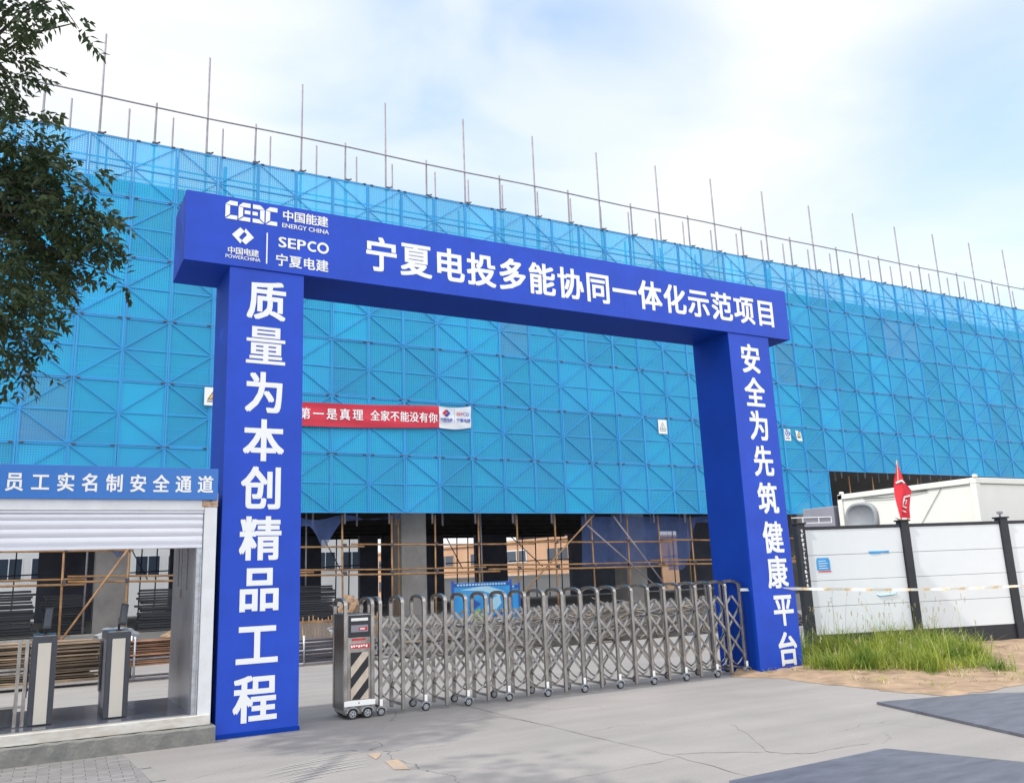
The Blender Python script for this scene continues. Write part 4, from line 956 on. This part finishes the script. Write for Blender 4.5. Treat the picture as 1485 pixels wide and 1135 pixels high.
for k in range(26): x = -.9 + k * .075; mb.tube([(x, rn.uniform(-.05, .05), 0), (x + rn.uniform(-.02, .02), 0, .92 + rn.uniform(-.08, .05))], .012, 5)
mb.build('rods', 'tube_rust', rd_)
for z in (.25, .8): mb = MB(); mb.bbox(-1, 1.1, -.07, -.04, z, z + .05, .006); mb.build('band', 'tube_rust', rd_)
# dark formwork stacks on the floor slab
fw = MB(); fw.bbox(-1, 1, -.3, .3, -.5, .5, .03); fwm = fw.mesh('formwork_panel', 'formwork')
for (s0, s1, n, d, place) in ((-10.4, -7.3, 17, .9, 'left of the concrete column'), (-7.2, -6.15, 15, 2.0, 'just left of the light concrete column'), (-5.0, -3.2, 16, .9, 'right of the light concrete column'), (-1.4, .35, 15, .95, 'seen right of the left gate post')):
    for k in range(n):
        o = bpy.data.objects.new('formwork_panel', fwm); C.objects.link(o); p = W((s0 + s1) / 2 + rn.uniform(-.06, .06), d + rn.uniform(-.05, .05), .66 + (k + .5) * .066)
        o.location = p; o.scale = ((s1 - s0) / 2 * rn.uniform(.9, 1), 1, .056); o.rotation_euler = (0, rn.uniform(-.01, .01), rn.uniform(-.02, .02))
        tag(o, 'dark formwork panel in the stack ' + place, 'formwork panel', 'dark formwork panels ' + place)
# tangled heap behind the gate
def heap():
    rn = random.Random(21); mb = MB(); from mathutils import noise
    nx, ny = 60, 12; vs = []
    X0_, X1_ = 5.4, 17.5; YC = lambda x: 8.3 - (x - 6) * .0
    hgt = lambda x, v: (.62 + .22 * noise.noise((x * .7, 1, 0)) + .12 * noise.noise((x * 2, 4, v * 3))) * max(0, math.sin(math.pi * min(1, v * .9))) ** .5
    for i in range(nx + 1):
        x = X0_ + (X1_ - X0_) * i / nx
        for j in range(ny + 1): v = j / ny; vs.append((x, YC(x) - .75 + 1.9 * v, max(0, hgt(x, v) * (1 if 0 < i < nx else .1))))
    mb.add(vs, [(i * (ny + 1) + j, (i + 1) * (ny + 1) + j, (i + 1) * (ny + 1) + j + 1, i * (ny + 1) + j + 1) for i in range(nx) for j in range(ny)])
    mb.cur = 1
    for q in range(520):
        x = rn.uniform(X0_ + .2, X1_ - .2); v = rn.uniform(0, .75); z = hgt(x, v) + rn.uniform(-.05, .14); y = YC(x) - .78 + 1.9 * v
        mode = rn.random(); r = rn.choice((.008, .011, .014, .02)); mb.cur = rn.choice((1, 1, 1, 2, 3))
        if mode < .6:
            R = rn.uniform(.15, .5); a0 = rn.uniform(0, 6.28); span = rn.uniform(1.5, 5.5); tl = rn.uniform(-.9, .9); rl_ = rn.uniform(0, 6.28)
            pts = []
            for k in range(11):
                t = a0 + span * k / 10; lx, lz = R * math.cos(t), R * .55 * math.sin(t); pts.append((x + lx, y + lz * .5 * math.cos(tl) - .0, max(.02, z - .1 + lz * abs(math.sin(tl)) + .05 * math.sin(t * 2 + rl_))))
            mb.tube(pts, r, 5)
        else:
            a = rn.uniform(-.5, .5); L = rn.uniform(.4, 1.3); pts = [(x - L / 2, y - .1 * a, max(.03, z - a * L * .5)), (x, y, max(.03, z + .03)), (x + L / 2, y + .1 * a, max(.03, z + a * L * .5))]; mb.tube(pts, r, 5)
    tag(mb.build('scrap_heap', ['scrap_base', 'scrap', 'tube_grey', 'wood']), 'long tangled heap of wire, rods and hoses behind the folding gate', 'scrap heap', kind='stuff')
heap()
# display boards
def board(x0, x1, y0, z0, z1, label, full=True):
    t = thing('display_board', label, 'display board', ((x0 + x1) / 2, y0, 0), 0, 'blue display boards in the yard'); w_ = (x1 - x0) / 2
    for xx in (-w_, w_): mb = MB(); mb.bbox(xx - .03, xx + .03, -.03, .03, 0, z1 + .06, .006); mb.build('post', 'board_navy', t)
    mb = MB(); mb.bbox(-w_ + .03, w_ - .03, -.02, .02, z0, z1, .004); pn = mb.build('panel', 'board_blue', t)
    mb = MB(); mb.box(-w_ + .03, w_ - .03, -.026, -.0205, z1 - .1, z1 - .005); mb.cur = 1
    k = -w_ + .12
    while k < w_ - .2: mb.box(k, k + .06, -.029, -.0265, z1 - .075, z1 - .03); k += .085
    mb.build('title_strip', ['board_navy', 'board_pale'], t)
    if full:
        mb = MB(); zc = (z0 + z1) / 2; mb.prism([(-w_ + .2, zc + .42), (.1, zc + .52), (w_ - .2, zc + .35), (w_ - .35, zc + .22), (.0, zc + .38)], -.023, -.0205); mb.prism([(.05, zc - .1), (.35, zc + .22), (.5, zc + .25), (.55, zc + .05), (.25, zc - .25)], -.024, -.0206)
        mb.cur = 1; mb.prism([(-w_ + .35, zc - .28), (-.1, zc - .05), (.05, zc - .3), (-.2, zc - .45)], -.025, -.0206); mb.cur = 2; mb.prism([(-w_ + .45, zc - .05), (-.3, zc + .2), (-.05, zc + .05), (-.3, zc - .1)], -.024, -.0206); mb.prism([(.2, zc - .35), (.6, zc - .05), (.66, zc - .15), (.35, zc - .45)], -.024, -.0206)
        mb.build('picture', ['board_pale', 'board_green', 'board_navy'], pn)
board(7.62, 9.32, 10.2, .35, 1.55, 'large blue display board with a picture seen behind the folding gate')
board(9.75, 10.35, 11.6, .3, 1.45, 'small blue display board right behind the larger one', False)

# ------------------------------------------------------------ far buildings seen through the ground floor
wb = thing('white_building', 'white building with a band of windows seen through the open ground floor', 'building', (7, 52, 0))
mb = MB(); mb.box(-22, 13, 0, 10, 0, 9); mb.build('wall', 'white_wall', wb)
mb = MB(); mb.box(-22.3, 13.3, -.4, 10.3, 9.002, 9.4); mb.build('roof', 'roof_dark', wb)
for fl_ in (2.75, 5.6):
    for k in range(17):
        x = -21 + k * 2.0; f = MB(); f.box(x - .06, x + 1.5, -.05, .02, fl_ - .06, fl_ + 1.36); fo = f.build('window', 'white_paint', wb)
        mb = MB(); mb.box(x, x + .70, -.07, -.052, fl_, fl_ + 1.3); mb.box(x + .76, x + 1.44, -.07, -.052, fl_, fl_ + 1.3); mb.build('pane', 'glass_dark', fo)
bb = thing('brown_building', 'brown rendered building with dark hipped roof seen through the open ground floor', 'building', (39.2, 52.2, 0), math.radians(-76))
mb = MB(); mb.box(-44, 0, 0, 14, 0, 4.9); mb.build('wall', 'brown_wall', bb)
mb = MB(); mb.box(-44.2, .2, -.18, 14.2, 4.902, 5.1); mb.box(-44.05, .05, -.06, 14, 2.3, 2.48); mb.build('cornice', 'brown_wall', bb)
mb = MB(); mb.add([(-9, .8, 5.11), (-1, .8, 5.11), (-1, 9, 5.11), (-9, 9, 5.11), (-9, .8, 5.5), (-1, .8, 5.5), (-1, 9, 5.5), (-9, 9, 5.5), (-10, .2, 5.5), (-.3, .2, 5.5), (-.3, 9.6, 5.5), (-10, 9.6, 5.5), (-7, 4, 6.4), (-3, 4, 6.4)], [(0, 1, 5, 4), (1, 2, 6, 5), (2, 3, 7, 6), (3, 0, 4, 7), (8, 9, 13, 12), (9, 10, 13), (10, 11, 12, 13), (11, 8, 12), (8, 11, 10, 9)]); mb.build('roof', 'roof_dark', bb)
for zz, hh_ in ((3.05, 1.15), (.75, 1.2)):
    for k in range(8):
        x = -4.2 - k * 5.3; f = MB(); f.box(x, x + 2.7, -.06, .02, zz, zz + hh_); fo = f.build('window', 'white_paint' if k % 3 == 1 else 'brown_wall', bb)
        mb = MB(); mb.box(x + .1, x + 1.3, -.08, -.062, zz + .08, zz + hh_ - .08); mb.box(x + 1.4, x + 2.6, -.08, -.062, zz + .08, zz + hh_ - .08); mb.build('pane', 'glass_dark', fo)
for k in range(5): mb = MB(); x = -.3 - k * 10.6; mb.box(x, x + .3, -.14, -.002, 0, 4.9); mb.build('pilaster', 'brown_wall', bb)
pw = MB(); pw.box(17, 36, 40, 40.2, 0, 1.75); pw.box(16.9, 36.1, 39.95, 40.25, 1.752, 1.83); tag(pw.build('perimeter_wall', 'white_wall'), 'low white perimeter wall in front of the brown building', 'wall')

# ------------------------------------------------------------ tree
TR = thing('street_tree', 'leafy dark green tree overhanging the left edge of the picture', 'tree', (-4.3, -4.4, 0))
CLU = [(-2.25, -5.14, 4.92, 0.201, 1), (-2.22, -4.89, 4.71, 0.23, 1), (-2.15, -5.02, 4.34, 0.185, 1), (-2.2, -4.75, 4.14, 0.3, 1), (-2.05, -4.51, 4.26, 0.235, 1), (-2.1, -4.37, 3.95, 0.313, 1), (-1.86, -4.95, 3.94, 0.215, 1), (-1.7, -4.85, 3.85, 0.217, 1), (-1.6, -4.93, 3.74, 0.123, 1), (-1.86, -4.66, 3.81, 0.273, 1), (-2.1, -4.84, 3.46, 0.284, 1), (-1.79, -4.59, 3.66, 0.169, 0.9), (-1.96, -4.42, 3.57, 0.203, 1), (-2.13, -4.59, 3.23, 0.219, 1), (-2.03, -4.29, 3.21, 0.143, 0.9), (-2.06, -4.32, 3.04, 0.121, 0.7), (-1.89, -5.48, 4.79, 0.095, 0.5), (-2.14, -5.2, 5.03, 0.131, 0.6), (-2.01, -5.4, 4.95, 0.087, 0.5), (-1.49, -4.61, 3.59, 0.04, 0.7), (-1.76, -4.92, 4.13, 0.136, 0.6), (-2.5, -4.64, 4.83, 0.428, 1), (-2.49, -4.5, 4.15, 0.416, 1), (-2.43, -4.45, 3.46, 0.404, 1), (-2.39, -4.07, 3.08, 0.263, 1), (-1.64, -4.53, 4.11, 0.103, 0.7), (-1.97, -4.94, 4.22, 0.147, 0.8), (-1.96, -4.65, 3.3, 0.121, 0.8)]
UNSEEN_CROWN = [(-3.3, -4.4, 4.6, .7), (-3.2, -4.6, 5.6, .8), (-4.3, -4.2, 5.6, 1.0), (-4.4, -4.6, 6.8, 1.1), (-5.4, -4.4, 5.4, .9), (-4.2, -5.6, 5.4, .8), (-4.6, -4.9, 7.6, .9), (-3.4, -3.6, 6.6, .8), (-3.2, -5.2, 6.6, .7), (-3.5, .2, 6.9, .8), (-3.8, .6, 8.0, 1.0), (-4.2, -.9, 7.4, 1.0), (-3.4, .4, 9.0, .8), (-4.3, -.2, 8.4, .9)]  # unseen crown; its far lobe is added to shade the left post
rt = random.Random(13)
lv = MB()
def leaflet(p, d, up, L, w_):
    side = d.cross(up).normalized(); m_ = p + d * L * .45 + up * w_ * .15; e = p + d * L
    lv.add([p, m_ + side * w_ / 2 + up * .003, e, m_ - side * w_ / 2 + up * .003], [(0, 1, 2), (0, 2, 3)])
def sprig(p, d, n, L, w_):
    """compound leaf: a drooping stalk with paired leaflets"""
    d = d.normalized(); up = Vector((rt.gauss(0, .4), rt.gauss(0, .4), 1)).normalized(); side = d.cross(up).normalized(); q = p.copy()
    for k in range(n):
        d2 = (d + Vector((0, 0, -.10 * k))).normalized(); q = q + d2 * L * .5
        for s_ in (-1, 1):
            dd = (d2 * .55 + side * s_ + Vector((rt.gauss(0, .25), rt.gauss(0, .25), rt.gauss(-.25, .25)))).normalized(); leaflet(q, dd, (up + Vector((rt.gauss(0, .5), rt.gauss(0, .5), 0))).normalized(), L * rt.uniform(.8, 1.15), w_)
    leaflet(q, d2, up, L, w_)
for x, y, z, r, dn in CLU:
    r *= .76 if z < 4.1 else .92 if z < 4.4 and x < -2 else .64; n = int(1000 * r * r * dn / .06 / 12) + 4
    for q in range(n):
        v = Vector((rt.gauss(0, 1), rt.gauss(0, 1), rt.gauss(0, 1))).normalized() * r * rt.random() ** .45
        p = Vector((x, y, z)) + v; d = Vector((v.x * 1.5 / r + rt.gauss(0, .5), v.y * 1.5 / r + rt.gauss(0, .5), v.z / r - .7 + rt.gauss(0, .4)))
        sprig(p, d, rt.randint(3, 5), rt.uniform(.052, .072), rt.uniform(.021, .029))
for x, y, z, r in UNSEEN_CROWN:
    for q in range(int((230 if y < -2 or x < -4.4 else 650) * r * r) + 20):  # the added shading lobe gets denser sprigs
        v = Vector((rt.gauss(0, 1), rt.gauss(0, 1), rt.gauss(0, 1))).normalized() * r * rt.random() ** .4
        sprig(Vector((x, y, z)) + v, Vector((v.x, v.y, v.z - .5)) + Vector((rt.gauss(0, .3), rt.gauss(0, .3), 0)), 4, .075, .04)
crown = lv.build('crown', 'leaf', TR); crown.location = (4.3, 4.4, 0)
tk = MB(); tk.tube([(0, 0, -.1), (.05, .02, 1.2), (-.03, .05, 2.4), (.08, 0, 3.6), (.0, -.05, 5.2), (.05, 0, 6.6)], [.2, .165, .15, .12, .08, .03], 12)
tk.build('trunk', 'bark', TR)
lb = MB(); O = Vector((4.3, 4.4, 0))
for tgt, z0 in (((-2.3, -4.7, 4.2), 3.0), ((-2.3, -4.9, 4.8), 3.6), ((-2.3, -4.5, 3.5), 2.6), ((-3.8, -.2, 7.4), 4.0), ((-4.3, -5.6, 5.4), 3.8), ((-3.3, -4.4, 5.6), 4.4)):
    e = Vector(tgt) + O; a = Vector((.02, 0, z0)); mid = a.lerp(e, .5) + Vector((0, 0, .25)); lb.tube([a, mid, e], [.05, .033, .012], 7)
    for q in range(3):
        b = mid.lerp(e, rt.random()); lb.tube([b, b + Vector((rt.uniform(.1, .45), rt.uniform(-.3, .3), rt.uniform(-.35, .15)))], [.012, .004], 5)
for x, y, z, r, dn in CLU[:20]:
    e = Vector((x, y, z)) + O; a = Vector((-2.32, -4.65, z + .15)) + O
    lb.tube([a, a.lerp(e, .5) + Vector((0, 0, .06)), e], [.012, .008, .003], 5)
lb.tube([Vector((-2.3, -5.25, 5.2)) + O, Vector((-2.02, -5.45, 5.0)) + O, Vector((-1.86, -5.5, 4.75)) + O], [.008, .005, .002], 5)
lb.build('branches', 'bark', TR)
